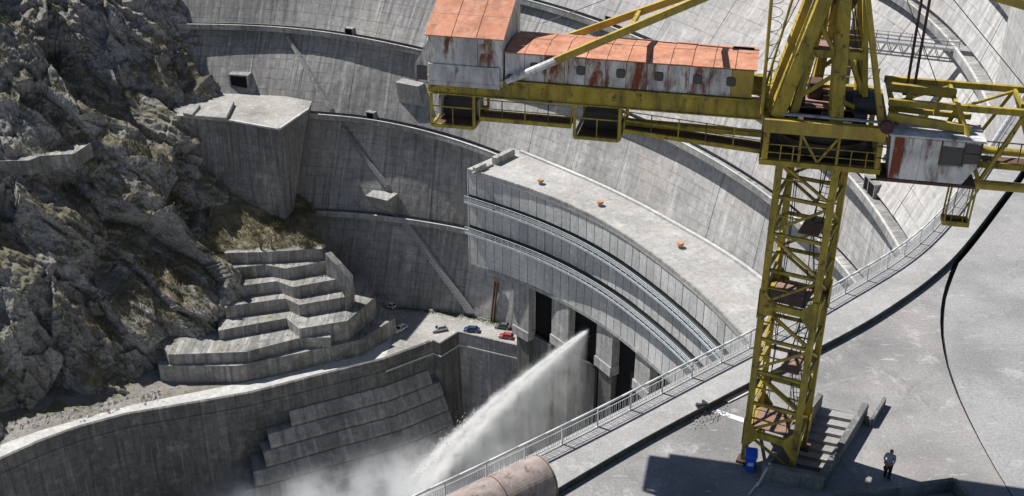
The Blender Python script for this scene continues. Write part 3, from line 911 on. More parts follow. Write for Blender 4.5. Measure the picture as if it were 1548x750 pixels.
# rusty service pipe by the parking area
a = on_face(752, 425, 0); b = on_face(756, 486, 0)
pp = thing('service_pipe', 'pair of rusty vertical pipes on the dam face above the parking area', 'pipe', tuple(pol(*b[:2], -130)))
for s in (-0.5, 0.5):
    MB().tube(pol(a[0] + s * 0.3, a[1] - 0.5, a[2]), pol(a[0] + s * 0.3, b[1] - 0.5, -130), 0.28, n=8).build('pipe_run', 'rusty_steel', pp)
# ------------------------------------------------------------------ gate building (curved panelled facade below a flat roof)
gb = thing('gate_building', 'long curved spillway gate building with panelled grey facade and flat roof', 'building', tuple(pol(40, 158, -130)))
RO = [(48.4, 149.0), (44, 151.0), (38, 153.3), (32, 154.8), (25, 155.3), (19, 156.2), (14, 157.0), (5, 158), (-4, 158.5)]
RO = sorted(RO)
def ro(th): return float(np.interp(th, [p[0] for p in RO], [p[1] for p in RO]))
_rt = np.array([ro(t) for t in _TH]); _rt = np.convolve(np.pad(_rt, 14, mode='edge'), ker, mode='valid')
def ro(th): return float(np.interp(th, _TH, _rt))
TA, TB = 48.4, 3.0
ZR = -77.0
tl = ths(TA, TB, 0.8)
# roof slab out to the dam face
m = MB()
for t in tl:
    ri = face_r(2, 0.05, t) + 1.2
    for r_, z in ((ro(t) - 0.25, ZR - 0.02), (ri, ZR - 0.02), (ri, ZR - 1.1), (ro(t) - 0.25, ZR - 1.1)):
        m.v.append(tuple(pol(t, r_, z)))
for i in range(len(tl) - 1):
    u1, u2 = R(tl[i]) * 165, R(tl[i + 1]) * 165
    for j in range(4):
        j2 = (j + 1) % 4
        m.face((i * 4 + j, (i + 1) * 4 + j, (i + 1) * 4 + j2, i * 4 + j2), [(u1, j * 4 % 15), (u2, j * 4 % 15), (u2, j2 * 4 if j2 else 16), (u1, j2 * 4 if j2 else 16)] if j else [(u1, 0), (u2, 0), (u2, 14), (u1, 14)])
m.face((0, 1, 2, 3)); n = len(tl) - 1; m.face((n * 4 + 3, n * 4 + 2, n * 4 + 1, n * 4))
roof = m.build('roof', 'roof_concrete', gb)
MB().sweep([(-0.28, ZR - 0.5), (0.15, ZR - 0.5), (0.15, ZR + 0.22), (-0.28, ZR + 0.22)], tl, ro).build('roof_edge', 'ledge_concrete', roof)
MB().sweep([(1.6, ZR), (2.4, ZR), (2.4, ZR + 0.5), (1.6, ZR + 0.5)], ths(47.5, 8, 1), lambda t: face_r(2, 0.1, t) - 2.6).build('roof_gutter', 'pale_coping', roof)
# end parapet: two upstands
def upstand(pa, pb, w, h):
    a, b = Pz(*pa, ZR), Pz(*pb, ZR)
    MB().beam((a.x, a.y, ZR + h / 2), (b.x, b.y, ZR + h / 2), w, h).build('upstand', 'ledge_concrete', roof)
upstand((717, 262), (733, 254), 1.0, 1.5)
upstand((747, 249), (775, 235), 1.4, 1.9)
upstand((714, 264), (745, 250), 0.5, 0.5)
# backing wall
m = MB().sweep([(0.35, ZR - 0.9), (0.35, -102.9), (1.2, -102.9), (1.2, ZR - 0.9)], tl, ro).build('facade_core', 'dark_steel', gb)
# wall panels, three rows, each its own slab
cols = 46
rows = [(-77.05, -83.7), (-85.6, -92.1), (-94.1, -103.0)]
for i in range(cols):
    a = TA + (TB - TA) * i / cols; b = TA + (TB - TA) * (i + 1) / cols
    g_ = math.degrees(0.10 / 156)
    for z1, z0 in rows:
        jr = rng.uniform(-0.04, 0.04)
        t0, t1, tm = a - g_, b + g_, (a + b) / 2
        m = MB()
        m.hexa([pol(t0, ro(t0) + 0.4, z0), pol(t0, ro(t0) + jr, z0), pol(t1, ro(t1) + jr, z0), pol(t1, ro(t1) + 0.4, z0)],
               [pol(t0, ro(t0) + 0.4, z1), pol(t0, ro(t0) + jr, z1), pol(t1, ro(t1) + jr, z1), pol(t1, ro(t1) + 0.4, z1)])
        m.build('wall_panel', 'panel_concrete', gb)
# soffit under the lowest row
MB().sweep([(-0.1, -103.0), (9.0, -103.0), (9.0, -103.9), (-0.1, -103.9)], ths(TA, TB, 1), ro).build('soffit_beam', 'pier_concrete', gb)
# end wall facing the left bank
t = TA
m = MB(); a0 = pol(t, ro(t) - 0.05, 0); a1 = pol(t, 170, 0); d = (a1 - a0).normalized(); nn_ = Vector((-d.y, d.x, 0))
m.hexa([a0 + Vector((0, 0, -103.0)), a1 + Vector((0, 0, -103.0)), a1 + nn_ * 0.3 + Vector((0, 0, -103.0)), a0 + nn_ * 0.3 + Vector((0, 0, -103.0))],
       [a0 + Vector((0, 0, ZR - 0.04)), a1 + Vector((0, 0, ZR - 0.04)), a1 + nn_ * 0.3 + Vector((0, 0, ZR - 0.04)), a0 + nn_ * 0.3 + Vector((0, 0, ZR - 0.04))])
m.build('end_wall', 'panel_concrete', gb)
# two balconies with rails
for zb in (-85.6, -94.1):
    bal = MB().sweep([(-1.5, zb - 0.1), (0.36, zb - 0.1), (0.36, zb + 0.55), (-1.5, zb + 0.35)], tl, ro).build('balcony', 'dark_steel', gb)
    MB().sweep([(-1.62, zb - 0.05), (-1.5, zb - 0.05), (-1.5, zb + 0.5), (-1.62, zb + 0.5)], tl, ro).build('fascia', 'balcony_steel', bal)
    for h in (0.95, 1.4, 1.85):
        MB().sweep([(-1.53, zb + h), (-1.40, zb + h), (-1.40, zb + h + 0.14), (-1.53, zb + h + 0.14)], tl, ro).build('rail', 'balcony_steel', bal)
    post = MB().box((0, 0, 0.8), (0.13, 0.15, 1.6)).mesh('rail_post'); post.materials.append(M['balcony_steel'])
    np_ = 62
    for i in range(np_ + 1):
        t = TA + (TB - TA) * i / np_
        piece('rail_post', post, bal, pol(t, ro(t) - 1.46, zb + 0.35), (0, 0, R(t)))
# roof vents
for px, py in ((817, 276), (907, 309), (1028, 372), (1152, 471)):
    p = Pz(px, py + 2, ZR)
    v = thing('roof_vent', 'x', 'vent', (p.x, p.y, ZR)) if False else None
    mm = MB().tube((p.x, p.y, ZR), (p.x, p.y, ZR + 0.75), 0.45, n=10)
    vv = mm.build('roof_vent', 'grey_steel', gb)
    MB().tube((p.x, p.y, ZR + 0.75), (p.x, p.y, ZR + 1.15), 0.85, 0.7, n=12).build('vent_cap', 'vent_orange', vv)
# gate piers and dark openings below
RW = 158.0
MB().sweep([(2.8, -103.0), (4.5, -103.0), (4.5, -168), (2.8, -168)], ths(41.5, TB, 1), ro).build('gate_back_wall', 'black_void', gb)  # black sheet stands in for the deep shade inside the bays
def th_of(px, py, rad): return cyl(px, py, rad)[0]
pier_px = [(783, 806, 500), (833, 858, 512), (893, 917, 540), (947, 970, 572), (1010, 1045, 600), (1085, 1120, 640)]
for i, (x0, x1, yb) in enumerate(pier_px):
    ta, tb = th_of(x0, yb - 30, 153.5), th_of(x1, yb - 30, 153.5)
    zf = cyl((x0 + x1) / 2, yb, ro(ta) + 0.8)[1]
    rf_, rb_ = ro(ta) + 0.8, ro(ta) + 3.0
    m = MB().hexa([pol(ta, rb_, zf), pol(ta, rf_, zf), pol(tb, rf_, zf), pol(tb, rb_, zf)],
                  [pol(ta, rb_, -103.9), pol(ta, rf_, -103.9), pol(tb, rf_, -103.9), pol(tb, rb_, -103.9)])
    p = m.build('gate_pier', 'pier_concrete', gb)
    e = 0.05
    m = MB().hexa([pol(ta + e, rb_, zf - 2.6), pol(ta + e, rf_ - 0.4, zf - 2.6), pol(tb - e, rf_ - 0.4, zf - 2.6), pol(tb - e, rb_, zf - 2.6)],
                  [pol(ta + e, rb_, zf + 0.2), pol(ta + e, rf_ - 0.4, zf - 0.1), pol(tb - e, rf_ - 0.4, zf - 0.1), pol(tb - e, rb_, zf + 0.2)])
    m.build('pier_base', 'pier_concrete', p)
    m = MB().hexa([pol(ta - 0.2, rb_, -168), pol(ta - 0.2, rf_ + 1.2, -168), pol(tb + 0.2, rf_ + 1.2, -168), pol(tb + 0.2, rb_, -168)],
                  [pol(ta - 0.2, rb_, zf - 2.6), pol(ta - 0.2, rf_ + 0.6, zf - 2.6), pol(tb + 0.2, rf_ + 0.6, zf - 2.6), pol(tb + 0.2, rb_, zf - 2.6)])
    m.build('pier_shaft', 'dark_pier_concrete', p)
# sills closing the openings from below
for (xa, xb), (xc, xd) in zip([(806, 833), (858, 893), (917, 947), (970, 1010), (1045, 1085)], [(0, 0)] * 5):
    ta, tb = th_of(xa, 500, 154), th_of(xb, 530, 154)
    yb = {806: 514, 858: 540, 917: 640, 970: 665, 1045: 690}[xa]
    r0_ = ro(ta) + 1.9
    zs = cyl((xa + xb) / 2, yb, r0_)[1]
    MB().hexa([pol(ta, r0_ + 0.8, -168), pol(ta, r0_, -168), pol(tb, r0_, -168), pol(tb, r0_ + 0.8, -168)],
              [pol(ta, r0_ + 0.8, zs), pol(ta, r0_, zs), pol(tb, r0_, zs), pol(tb, r0_ + 0.8, zs)]).build('gate_sill', 'dark_pier_concrete', gb)
# concrete wedge beside the first opening
a = pol(43.3, 166.5, 0)

# ------------------------------------------------------------------ near platform, raised walkway, railing
ZW = 0.42
rail_px = [(560, 812), (650, 768), (689, 750), (743, 725), (824, 684), (900, 647), (973, 609), (1044, 571), (1140, 523), (1200, 489), (1260, 453), (1310, 425), (1347, 403), (1388, 372), (1423, 336), (1458, 290), (1490, 243), (1520, 197), (1548, 155)]
kerb_px = [(700, 822), (790, 770), (860, 728), (900, 703), (976, 660), (1057, 617), (1128, 580), (1200, 543), (1260, 514), (1310, 487), (1367, 450), (1405, 423), (1440, 393), (1480, 343), (1520, 290), (1548, 254)]
railw = [Pz(x, y, ZW) for x, y in rail_px] + [Vector((52, 106, ZW)), Vector((58.5, 122, ZW)), Vector((63, 140, ZW))]
kerbw = [Pz(x, y, ZW) for x, y in kerb_px] + [Vector((47, 92, ZW)), Vector((55, 108, ZW)), Vector((62, 126, ZW)), Vector((66, 140, ZW))]
def smooth_line(pts, step=1.0, it=3):
    p = dense(pts, step)
    for _ in range(it):
        p = [p[0]] + [(p[i - 1] + p[i] * 2 + p[i + 1]) / 4 for i in range(1, len(p) - 1)] + [p[-1]]
    return p
railw = [railw[0] + (railw[0] - railw[1]).normalized() * 40] + railw
kerbw = [kerbw[0] + (kerbw[0] - kerbw[1]).normalized() * 40] + kerbw
rs = smooth_line(railw, 1.2, 4); ks = smooth_line(kerbw, 1.2, 4)
def resample(pts, n):
    L = [0]
    for a, b in zip(pts, pts[1:]): L.append(L[-1] + (b - a).length)
    out = []
    j = 0
    for i in range(n):
        s = L[-1] * i / (n - 1)
        while j < len(L) - 2 and L[j + 1] < s: j += 1
        out.append(pts[j] + (pts[j + 1] - pts[j]) * ((s - L[j]) / max(1e-9, L[j + 1] - L[j])))
    return out
NR = 140
ra, ka = resample(rs, NR), resample(ks, NR)
edge = offs(ra, -0.32)                     # outer lip beyond the railing (left of travel)
m = MB()
for i in range(NR):
    e, k_ = edge[i], ka[i]
    m.v += [(e.x, e.y, -2.2), (e.x, e.y, ZW), (k_.x, k_.y, ZW), (k_.x, k_.y, ZW - 0.06)]
for i in range(NR - 1):
    for j in range(3):
        m.face((i * 4 + j, i * 4 + j + 1, (i + 1) * 4 + j + 1, (i + 1) * 4 + j))
walk = m.build('walkway', 'walk_concrete')
tag(walk, 'raised concrete walkway curving along the platform edge behind the railing', None, None, 'structure')
kf = MB()
for i in range(NR):
    k_ = ka[i]; kf.v += [(k_.x, k_.y, ZW - 0.06), (k_.x, k_.y, -0.8)]
for i in range(NR - 1):
    kf.face((2 * i, 2 * i + 1, 2 * i + 3, 2 * i + 2))
kf.build('kerb_face', 'dark_kerb_concrete', walk)
# face of the platform below the walkway
m = MB(); us = 0
for i in range(NR):
    e = edge[i]; d = Vector((C0[0] - e.x, C0[1] - e.y, 0)).normalized()
    m.v += [(e.x - d.x * 0.4, e.y - d.y * 0.4, -1.9), (e.x - d.x * 2.0, e.y - d.y * 2.0, -170)]
for i in range(NR - 1):
    m.face((2 * i, 2 * i + 1, 2 * i + 3, 2 * i + 2))
tag(m.build('platform_wall', 'dam_concrete'), 'concrete wall dropping from the walkway edge into the valley', 'wall')

joint_px = [(1442, 396), (1432, 420), (1423, 450), (1419, 485), (1424, 530), (1438, 580), (1458, 625), (1480, 668), (1503, 710), (1528, 752), (1560, 800)]
jl = smooth_line([Pz(x, y, 0) for x, y in joint_px] + [Vector((26.0, 28, 0)), Vector((29, 0, 0))], 1.2, 3)
ik = min(range(NR), key=lambda i: (ka[i] - jl[0]).length)
# stairwell (hole in the platform)
PTOP = 0.85
pit_px = [(1158, 701), (1242, 719), (1309, 609), (1241, 594)]
pit = [Pz(x, y, PTOP) for x, y in pit_px]
pit0 = [Vector((p.x, p.y, 0)) for p in pit]
def poly_holes(name, outer_, holes, mat):
    loops = [[Vector(p) for p in outer_]] + [[Vector(p) for p in h] for h in holes]
    tri = tessellate_polygon(loops)
    m = MB(); m.v = [tuple(p) for l in loops for p in l]
    for t in tri: m.face(t)
    o = m.build(name, mat, fix=False)
    if o.data.polygons[0].normal.z < 0: o.data.flip_normals()
    return o
plat_outer = [(p.x, p.y, 0) for p in ka[:ik + 1]] + [(p.x, p.y, 0) for p in jl] + [(29, -60, 0), (-120, -60, 0)]
tag(poly_holes('platform', plat_outer, [[(p.x, p.y, 0) for p in pit0]], 'platform_concrete'), 'stained grey concrete platform under the crane', None, None, 'structure')
gapw = lambda i: 0.22 * max(0.0, 1 - i / 12.0) + 0.045
jr_ = []
for i, p in enumerate(jl):
    a = jl[max(0, i - 1)]; b = jl[min(len(jl) - 1, i + 1)]
    t = (b - a).normalized(); n_ = Vector((-t.y, t.x, 0))
    w_ = gapw(i) * rng.uniform(0.8, 1.2)
    jr_.append(p + n_ * w_)
kg = offs(ka, 0.36)
ap_outer = [(p.x, p.y, 0.02) for p in kg[ik:]] + [(140, 140, 0.02), (140, -60, 0.02), (29.2, -60, 0.02)] + [(p.x, p.y, 0.02) for p in reversed(jr_)]
tag(poly_holes('apron', ap_outer, [], 'apron_concrete'), 'wide pale concrete apron to the right of the open joint', None, None, 'structure')
m = MB()
for i in range(ik - 2, NR):
    a, b = ka[i], kg[i]
    m.v += [(a.x, a.y, -0.75), (b.x, b.y, -0.75), (b.x, b.y, 0.02)]
for i in range(NR - ik + 1):
    for j in range(2):
        m.face((i * 3 + j, i * 3 + j + 1, (i + 1) * 3 + j + 1, (i + 1) * 3 + j))
tag(m.build('kerb_gutter', 'dark_kerb_concrete'), 'deep dark gutter between the walkway and the apron', None, None, 'structure')
# channel under the joint
m = MB()
for i, p in enumerate(jl):
    q = jr_[i]
    m.v += [(p.x, p.y, 0), (p.x, p.y, -0.5), (q.x, q.y, -0.5), (q.x, q.y, 0.02)]
for i in range(len(jl) - 1):
    for j in range(3):
        m.face((i * 4 + j, i * 4 + j + 1, (i + 1) * 4 + j + 1, (i + 1) * 4 + j))
tag(m.build('drain_joint', 'dark_steel'), 'narrow dark open joint snaking across the platform', None, None, 'structure')

# railing
rail = thing('guard_railing', 'long pale steel guard railing along the curved outer walkway edge', 'railing', tuple(ra[30]))
RH = 1.12
rr_ = [p for p in rs]
MB().path([p + Vector((0, 0, RH)) for p in rr_], 0.065, 7).build('top_rail', 'rail_paint', rail, smooth=True)
MB().path([p + Vector((0, 0, 0.86)) for p in rr_], 0.022, 5).build('upper_rail', 'rail_paint', rail)
MB().path([p + Vector((0, 0, 0.14)) for p in rr_], 0.03, 5).build('bottom_rail', 'rail_paint', rail)
pts_ = resample(rs, 3000)
Ls = sum((b - a).length for a, b in zip(rs, rs[1:]))
post = MB().box((0, 0, RH / 2 - 0.05), (0.07, 0.07, RH + 0.1)).box((0, 0, 0.01), (0.2, 0.2, 0.03)).mesh('post'); post.materials.append(M['rail_paint'])
npost = int(Ls / 2.3)
for i in range(npost + 1):
    p = pts_[min(2999, int(i / npost * 2999))]
    q = pts_[min(2999, int(i / npost * 2999) + 1)]
    piece('post', post, rail, p, (0, 0, math.atan2(q.y - p.y, q.x - p.x)))
nb = int(Ls / 0.135)
bb = MB()
for i in range(nb):
    p = pts_[int(i / nb * 2999)]
    bb.beam(p + Vector((0, 0, 0.14)), p + Vector((0, 0, 0.86)), 0.022)
tag(bb.build('balusters', 'rail_paint', rail, fix=False), 'row of thin upright bars', None, None, 'stuff')

# ------------------------------------------------------------------ stairwell walls and steps
sw_ = thing('stairwell', 'sunken concrete stairwell with thick parapet walls beside the crane foot', 'stairwell', tuple((pit0[0] + pit0[2]) / 2))
def wallseg(a, b, w, z0, z1, name, parent, mat='parapet_concrete'):
    return MB().beam((a.x, a.y, (z0 + z1) / 2), (b.x, b.y, (z0 + z1) / 2), w, z1 - z0).build(name, mat, parent, bevel=0.03)
ax_d = (pit0[2] - pit0[1]).normalized(); ac_d = (pit0[1] - pit0[0]).normalized()
wallseg(pit0[0] - ac_d * 0.15, pit0[1] + ac_d * 0.16, 0.34, -2.6, PTOP, 'parapet_wall', sw_)
wallseg(pit0[1] + ax_d * 0.18, pit0[2], 0.34, -2.6, PTOP, 'parapet_wall', sw_)
wallseg(pit0[0] + ax_d * 0.18, pit0[3], 0.30, -2.6, PTOP - 0.02, 'parapet_wall', sw_)
LA = (pit0[2] - pit0[1]).length
NSTEP = 12
for i in range(NSTEP):                     # climbs away from the camera, up to platform level at the far end
    s = 0.5 + (LA - 0.5) * i / NSTEP; s2 = 0.5 + (LA - 0.5) * (i + 1) / NSTEP
    zt = -2.2 + 2.2 * (i + 1) / NSTEP - 0.01
    a, b = pit0[0] + ax_d * s + ac_d * 0.15, pit0[1] + ax_d * s - ac_d * 0.15
    c_, d_ = pit0[1] + ax_d * (s2 + 0.03) - ac_d * 0.15, pit0[0] + ax_d * (s2 + 0.03) + ac_d * 0.15
    MB().hexa([(p.x, p.y, zt - 0.55) for p in (a, b, c_, d_)], [(p.x, p.y, zt) for p in (a, b, c_, d_)]).build('step', 'walk_concrete', sw_)
m = MB(); m.poly([(p.x, p.y, -2.3) for p in pit0]); m.build('pit_floor', 'parapet_concrete', sw_, fix=False)
a, b = Pz(1318, 634, 0.45), Pz(1338, 601, 0.45)
wl = MB().beam((a.x, a.y, 0.22), (b.x, b.y, 0.22), 0.16, 0.52)
c_ = Pz(1304, 627, 0.45)
wl.beam((a.x, a.y, 0.21), (c_.x, c_.y, 0.21), 0.16, 0.5)
tag(wl.build('low_kerb_wall', 'parapet_concrete'), 'thin low angled kerb wall right of the stairwell', 'kerb')
# second walled pit at the lower right
p2 = thing('walled_pit', 'low dark walled enclosure on the platform near the standing man', 'pit wall', tuple(Pz(1400, 745, 0)))
q = [Pz(1262, 747, 0.75), Pz(1443, 723, 0.75), Pz(1490, 775, 0.75), Pz(1300, 812, 0.75)]
for i in range(4):
    wallseg(Vector((q[i].x, q[i].y, 0)), Vector((q[(i + 1) % 4].x, q[(i + 1) % 4].y, 0)), 0.2, -0.1, 0.75 + 0.003 * (i % 2), 'pit_wall', p2)
# ================================================================== CRANE
CA = R(-13); CU = Vector((math.cos(CA), math.sin(CA), 0)); CV = Vector((-math.sin(CA), math.cos(CA), 0)); CO = Vector((13.25, 44.7, 0))
def K(u, v, w): return CO + CU * u + CV * v + Vector((0, 0, w))
TAg = R(-27); TU = Vector((math.cos(TAg), math.sin(TAg), 0)); TV = Vector((-math.sin(TAg), math.cos(TAg), 0)); TO = Vector((12.9, 44.2, 0))
def T(a, b, z): return TO + TU * a + TV * b + Vector((0, 0, z))
cr = thing('tower_crane', 'tall rusty yellow lattice tower crane with cabins standing on the platform', 'crane', tuple(TO))
Y = 'yellow_paint'
HS = 1.17
ZT = 16.1
corners = [(-HS, -HS), (HS, -HS), (HS, HS), (-HS, HS)]
for a, b in corners:
    MB().beam(T(a, b, 0.0), T(a, b, ZT), 0.27, 0.27, up=TV).build('tower_leg', Y, cr)
    MB().box(T(a, b, 0.06), (0.62, 0.62, 0.12), TAg).build('leg_plate', 'rusty_steel', cr)
zs_ = [1.75, 3.5, 5.3, 7.1, 8.9, 10.7, 12.5, 14.3, 16.0]
for f in range(4):
    (a0, b0), (a1, b1) = corners[f], corners[(f + 1) % 4]
    for i, z in enumerate(zs_):
        big = i in (0, 4)
        MB().beam(T(a0, b0, z), T(a1, b1, z), 0.14 if not big else 0.2, 0.14 if not big else 0.34).build('tower_strut', Y, cr)
    lev = [0.15] + zs_
    for i in range(len(lev) - 1):
        fl = (i + f) % 2
        p = T(a0, b0, lev[i] + 0.1) if fl else T(a1, b1, lev[i] + 0.1)
        q_ = T(a1, b1, lev[i + 1] - 0.1) if fl else T(a0, b0, lev[i + 1] - 0.1)
        MB().beam(p, q_, 0.11, 0.11).build('tower_brace', 'yellow_bright' if rng.random() < 0.25 else Y, cr)
    for z in (1.75, 8.9):
        for (a, b), (c_, d_) in (((a0, b0), (a1, b1)), ((a1, b1), (a0, b0))):
            t = Vector((c_ - a, d_ - b)).normalized()
            n_ = Vector((t.y, -t.x)) * 0.17
            if f in (1, 2): pass
            P0 = lambda k1, zz: T(a + t.x * k1 + n_.x * (1 if (a, b) == (a0, b0) else -1), b + t.y * k1 + n_.y * (1 if (a, b) == (a0, b0) else -1), zz)
            g1 = MB(); g1.poly([P0(-0.1, z - 0.75), P0(0.12, z - 0.7), P0(0.55, z - 0.12), P0(0.55, z + 0.2), P0(0.12, z + 0.75), P0(-0.1, z + 0.75)])
            gp = g1.build('gusset_plate', Y, cr, fix=False)
            sm_ = gp.modifiers.new('s', 'SOLIDIFY'); sm_.thickness = 0.025
# lighter sub-members, cable run and deck rails inside the tower
for f in range(4):
    (a0, b0), (a1, b1) = corners[f], corners[(f + 1) % 4]
    for z0_, z1_ in zip(zs_, zs_[1:]):
        zm = (z0_ + z1_) / 2
        MB().beam(T(a0, b0, zm), T((a0 + a1) / 2, (b0 + b1) / 2, zm + 0.02), 0.06, 0.06).build('tower_sub_strut', Y, cr)
for i, (x_, y_) in enumerate(((-0.85, 1.0), (-0.78, 1.02), (0.98, -0.6), (0.98, -0.5), (0.2, 1.03))):
    MB().path([T(x_ + rng.uniform(-0.04, 0.04), y_ + rng.uniform(-0.04, 0.04), z) for z in np.linspace(0.2, 16.4, 14)], 0.022, 5).build('cable', 'rubber', cr)
for z in (1.95, 9.05):
    for (p0, p1) in (((-1.0, -0.85), (0.6, -0.85)), ((0.6, -0.85), (0.6, 1.0))):
        for h in (0.5, 1.0):
            MB().tube(T(*p0, z + h), T(*p1, z + h), 0.02, n=5).build('deck_rail', 'dark_steel', cr)
        for q_ in (p0, p1):
            MB().tube(T(*q_, z), T(*q_, z + 1.0), 0.022, n=5).build('deck_rail_post', 'dark_steel', cr)
for z in (1.9, 9.0):
    MB().box(T(-0.2, 0.1, z), (1.7, 1.9, 0.06), TAg).build('tower_deck', 'deck_plate', cr)
MB().box(T(0.3, 0.2, 5.35), (0.9, 1.8, 0.05), TAg).build('tower_deck', 'deck_plate', cr)
MB().box(T(0.3, 0.2, 12.55), (0.9, 1.8, 0.05), TAg).build('tower_deck', 'deck_plate', cr)
# inclined ladders with hoops
def ladder(p, q_, w, side, name='ladder', parent=None, hoops=True):
    p, q_, side = Vector(p), Vector(q_), Vector(side).normalized()
    m = MB()
    for s in (-1, 1):
        m.beam(p + side * s * w / 2, q_ + side * s * w / 2, 0.05, 0.05)
    n = int((q_ - p).length / 0.3)
    for i in range(1, n):
        c = p + (q_ - p) * (i / n)
        m.tube(c - side * w / 2, c + side * w / 2, 0.016, n=4)
    o = m.build(name, 'dark_steel', parent)
    if hoops:
        h = MB(); d = (q_ - p).normalized(); nrm = d.cross(side)
        n = int((q_ - p).length / 0.8)
        arcs = []
        for i in range(1, n + 1):
            c = p + (q_ - p) * (i / n)
            ring = [c + side * (0.36 * math.cos(t)) + nrm * (0.55 * math.sin(t) + 0.1) for t in np.linspace(0, math.pi, 8)]
            h.path(ring, 0.014, 4); arcs.append(ring)
        for j in (1, 3, 4, 6):
            h.path([a[j] for a in arcs], 0.012, 4)
        tag(h.build('hoop_cage', 'dark_steel', o), None, None, None, 'stuff')
    return o
ladder(T(0.9, 0.6, 2.0), T(0.55, -0.2, 5.3), 0.42, TV * 0.3 + TU, parent=cr)
ladder(T(0.2, 0.75, 5.4), T(0.75, 0.2, 9.0), 0.42, TU, parent=cr)
ladder(T(0.9, 0.7, 9.1), T(0.6, 0.0, 12.5), 0.42, TU, parent=cr)
ladder(T(0.4, 0.6, 12.6), T(0.85, 0.4, 16.2), 0.42, TU, parent=cr)
# turntable box
def cbox(u0, u1, v0, v1, w0, w1, name, mat, parent=cr, bevel=0):
    return MB().hexa([K(u0, v0, w0), K(u1, v0, w0), K(u1, v1, w0), K(u0, v1, w0)], [K(u0, v0, w1), K(u1, v0, w1), K(u1, v1, w1), K(u0, v1, w1)]).build(name, mat, parent, bevel=bevel)
def cbeam(p, q_, w, h, name, mat=Y, parent=cr):
    return MB().beam(K(*p), K(*q_), w, h).build(name, mat, parent)
def ctube(p, q_, r, name, mat=Y, parent=cr, n=10, r2=None):
    return MB().tube(K(*p), K(*q_), r, r2, n=n).build(name, mat, parent, smooth=False)
U0, U1, V0, V1 = -2.42, 2.25, -2.4, 2.4
for v in (V0, V1):
    cbox(U0 - 0.05, U1 + 0.05, v - 0.16, v + 0.16, 17.62, 18.18, 'turntable_girder', 'yellow_bright' if v < 0 else Y)
    cbox(U0 - 0.1, U1 + 0.05, v - 0.14, v + 0.14, 16.18, 16.40, 'turntable_sill', Y)
    for u in (U0 + 0.1, U1 - 0.1):
        cbeam((u, v, 16.4), (u, v, 17.62), 0.2, 0.2, 'turntable_post')
    for u in (-0.95, 0.55):
        cbeam((u, v - 0.05, 16.4), (u, v - 0.05, 17.62), 0.09, 0.09, 'turntable_post')
    cbeam((-0.9, v - 0.05, 17.55), (-0.2, v - 0.05, 16.45), 0.09, 0.09, 'turntable_brace')
    cbeam((0.5, v - 0.05, 17.55), (-0.2, v - 0.05, 16.45), 0.09, 0.09, 'turntable_brace')
    for w in (16.75, 17.1):
        MB().tube(K(U0 + 0.1, v - 0.1, w), K(U1 - 0.1, v - 0.1, w), 0.022, n=5).build('guard_rail', Y, cr)
    for u in (-1.7, -1.2, 1.1, 1.7):
        MB().tube(K(u, v - 0.1, 16.4), K(u, v - 0.1, 17.1), 0.022, n=5).build('guard_post', Y, cr)
for u in (U0, U1):
    cbox(u - 0.14, u + 0.14, V0 + 0.17, V1 - 0.17, 17.64, 18.16, 'turntable_girder', Y)
    cbox(u - 0.12, u + 0.12, V0 + 0.15, V1 - 0.15, 16.2, 16.38, 'turntable_sill', Y)
cbox(U0 + 0.1, U1 - 0.1, V0 + 0.1, V1 - 0.1, 16.22, 16.28, 'lower_deck', 'rusty_steel')
def ring(u, v, w0, w1, r0, r1, name, mat, n=40):
    m = MB()
    for i in range(n):
        t = 2 * math.pi * i / n
        for r_, w in ((r0, w0), (r1, w0), (r1, w1), (r0, w1)):
            m.v.append(tuple(K(u + r_ * math.cos(t), v + r_ * math.sin(t), w)))
    for i in range(n):
        k2 = ((i + 1) % n) * 4
        for j in range(4):
            m.face((i * 4 + j, k2 + j, k2 + (j + 1) % 4, i * 4 + (j + 1) % 4))
    return m.build(name, mat, cr)
ring(0, 0, 16.5, 16.85, 1.55, 1.85, 'slewing_ring', 'dark_steel')
ring(0, 0, 16.86, 17.0, 1.45, 1.95, 'slewing_ring', 'rusty_steel')
ring(0, 0, 17.0, 17.5, 0.3, 1.7, 'slewing_drum', 'dark_steel')
cbox(-1.6, 1.6, -1.6, 1.6, 17.5, 17.6, 'turntable_plate', 'rusty_steel')
# upper deck machinery
cbox(-2.3, 2.1, -0.4, 2.2, 18.0, 18.06, 'upper_deck', 'deck_plate')
cbox(-2.3, -0.9, -2.2, -0.45, 17.7, 17.76, 'upper_deck', 'rusty_steel')
ctube((1.0, -0.9, 18.55), (2.1, -0.9, 18.55), 0.42, 'hoist_drum', 'dark_steel', n=14)
ctube((-1.9, -0.2, 18.45), (-0.9, -0.2, 18.45), 0.36, 'hoist_drum', 'dark_steel', n=14)
cbox(-0.8, -0.2, 0.6, 1.4, 18.06, 18.8, 'hoist_motor', 'rusty_steel', bevel=0.05)
m = MB()
for i in range(12):                         # dark curved hood over the winch
    a0, a1 = math.pi * i / 12, math.pi * (i + 1) / 12
    for aa in (a0, a1): pass
    m.poly([K(0.75, 0.25 + 0.7 * math.cos(a0), 18.1 + 0.55 * math.sin(a0)), K(2.0, 0.25 + 0.7 * math.cos(a0), 18.1 + 0.55 * math.sin(a0)),
            K(2.0, 0.25 + 0.7 * math.cos(a1), 18.1 + 0.55 * math.sin(a1)), K(0.75, 0.25 + 0.7 * math.cos(a1), 18.1 + 0.55 * math.sin(a1))])
hd = m.build('winch_hood', 'dark_steel', cr, fix=False); sm_ = hd.modifiers.new('s', 'SOLIDIFY'); sm_.thickness = 0.03
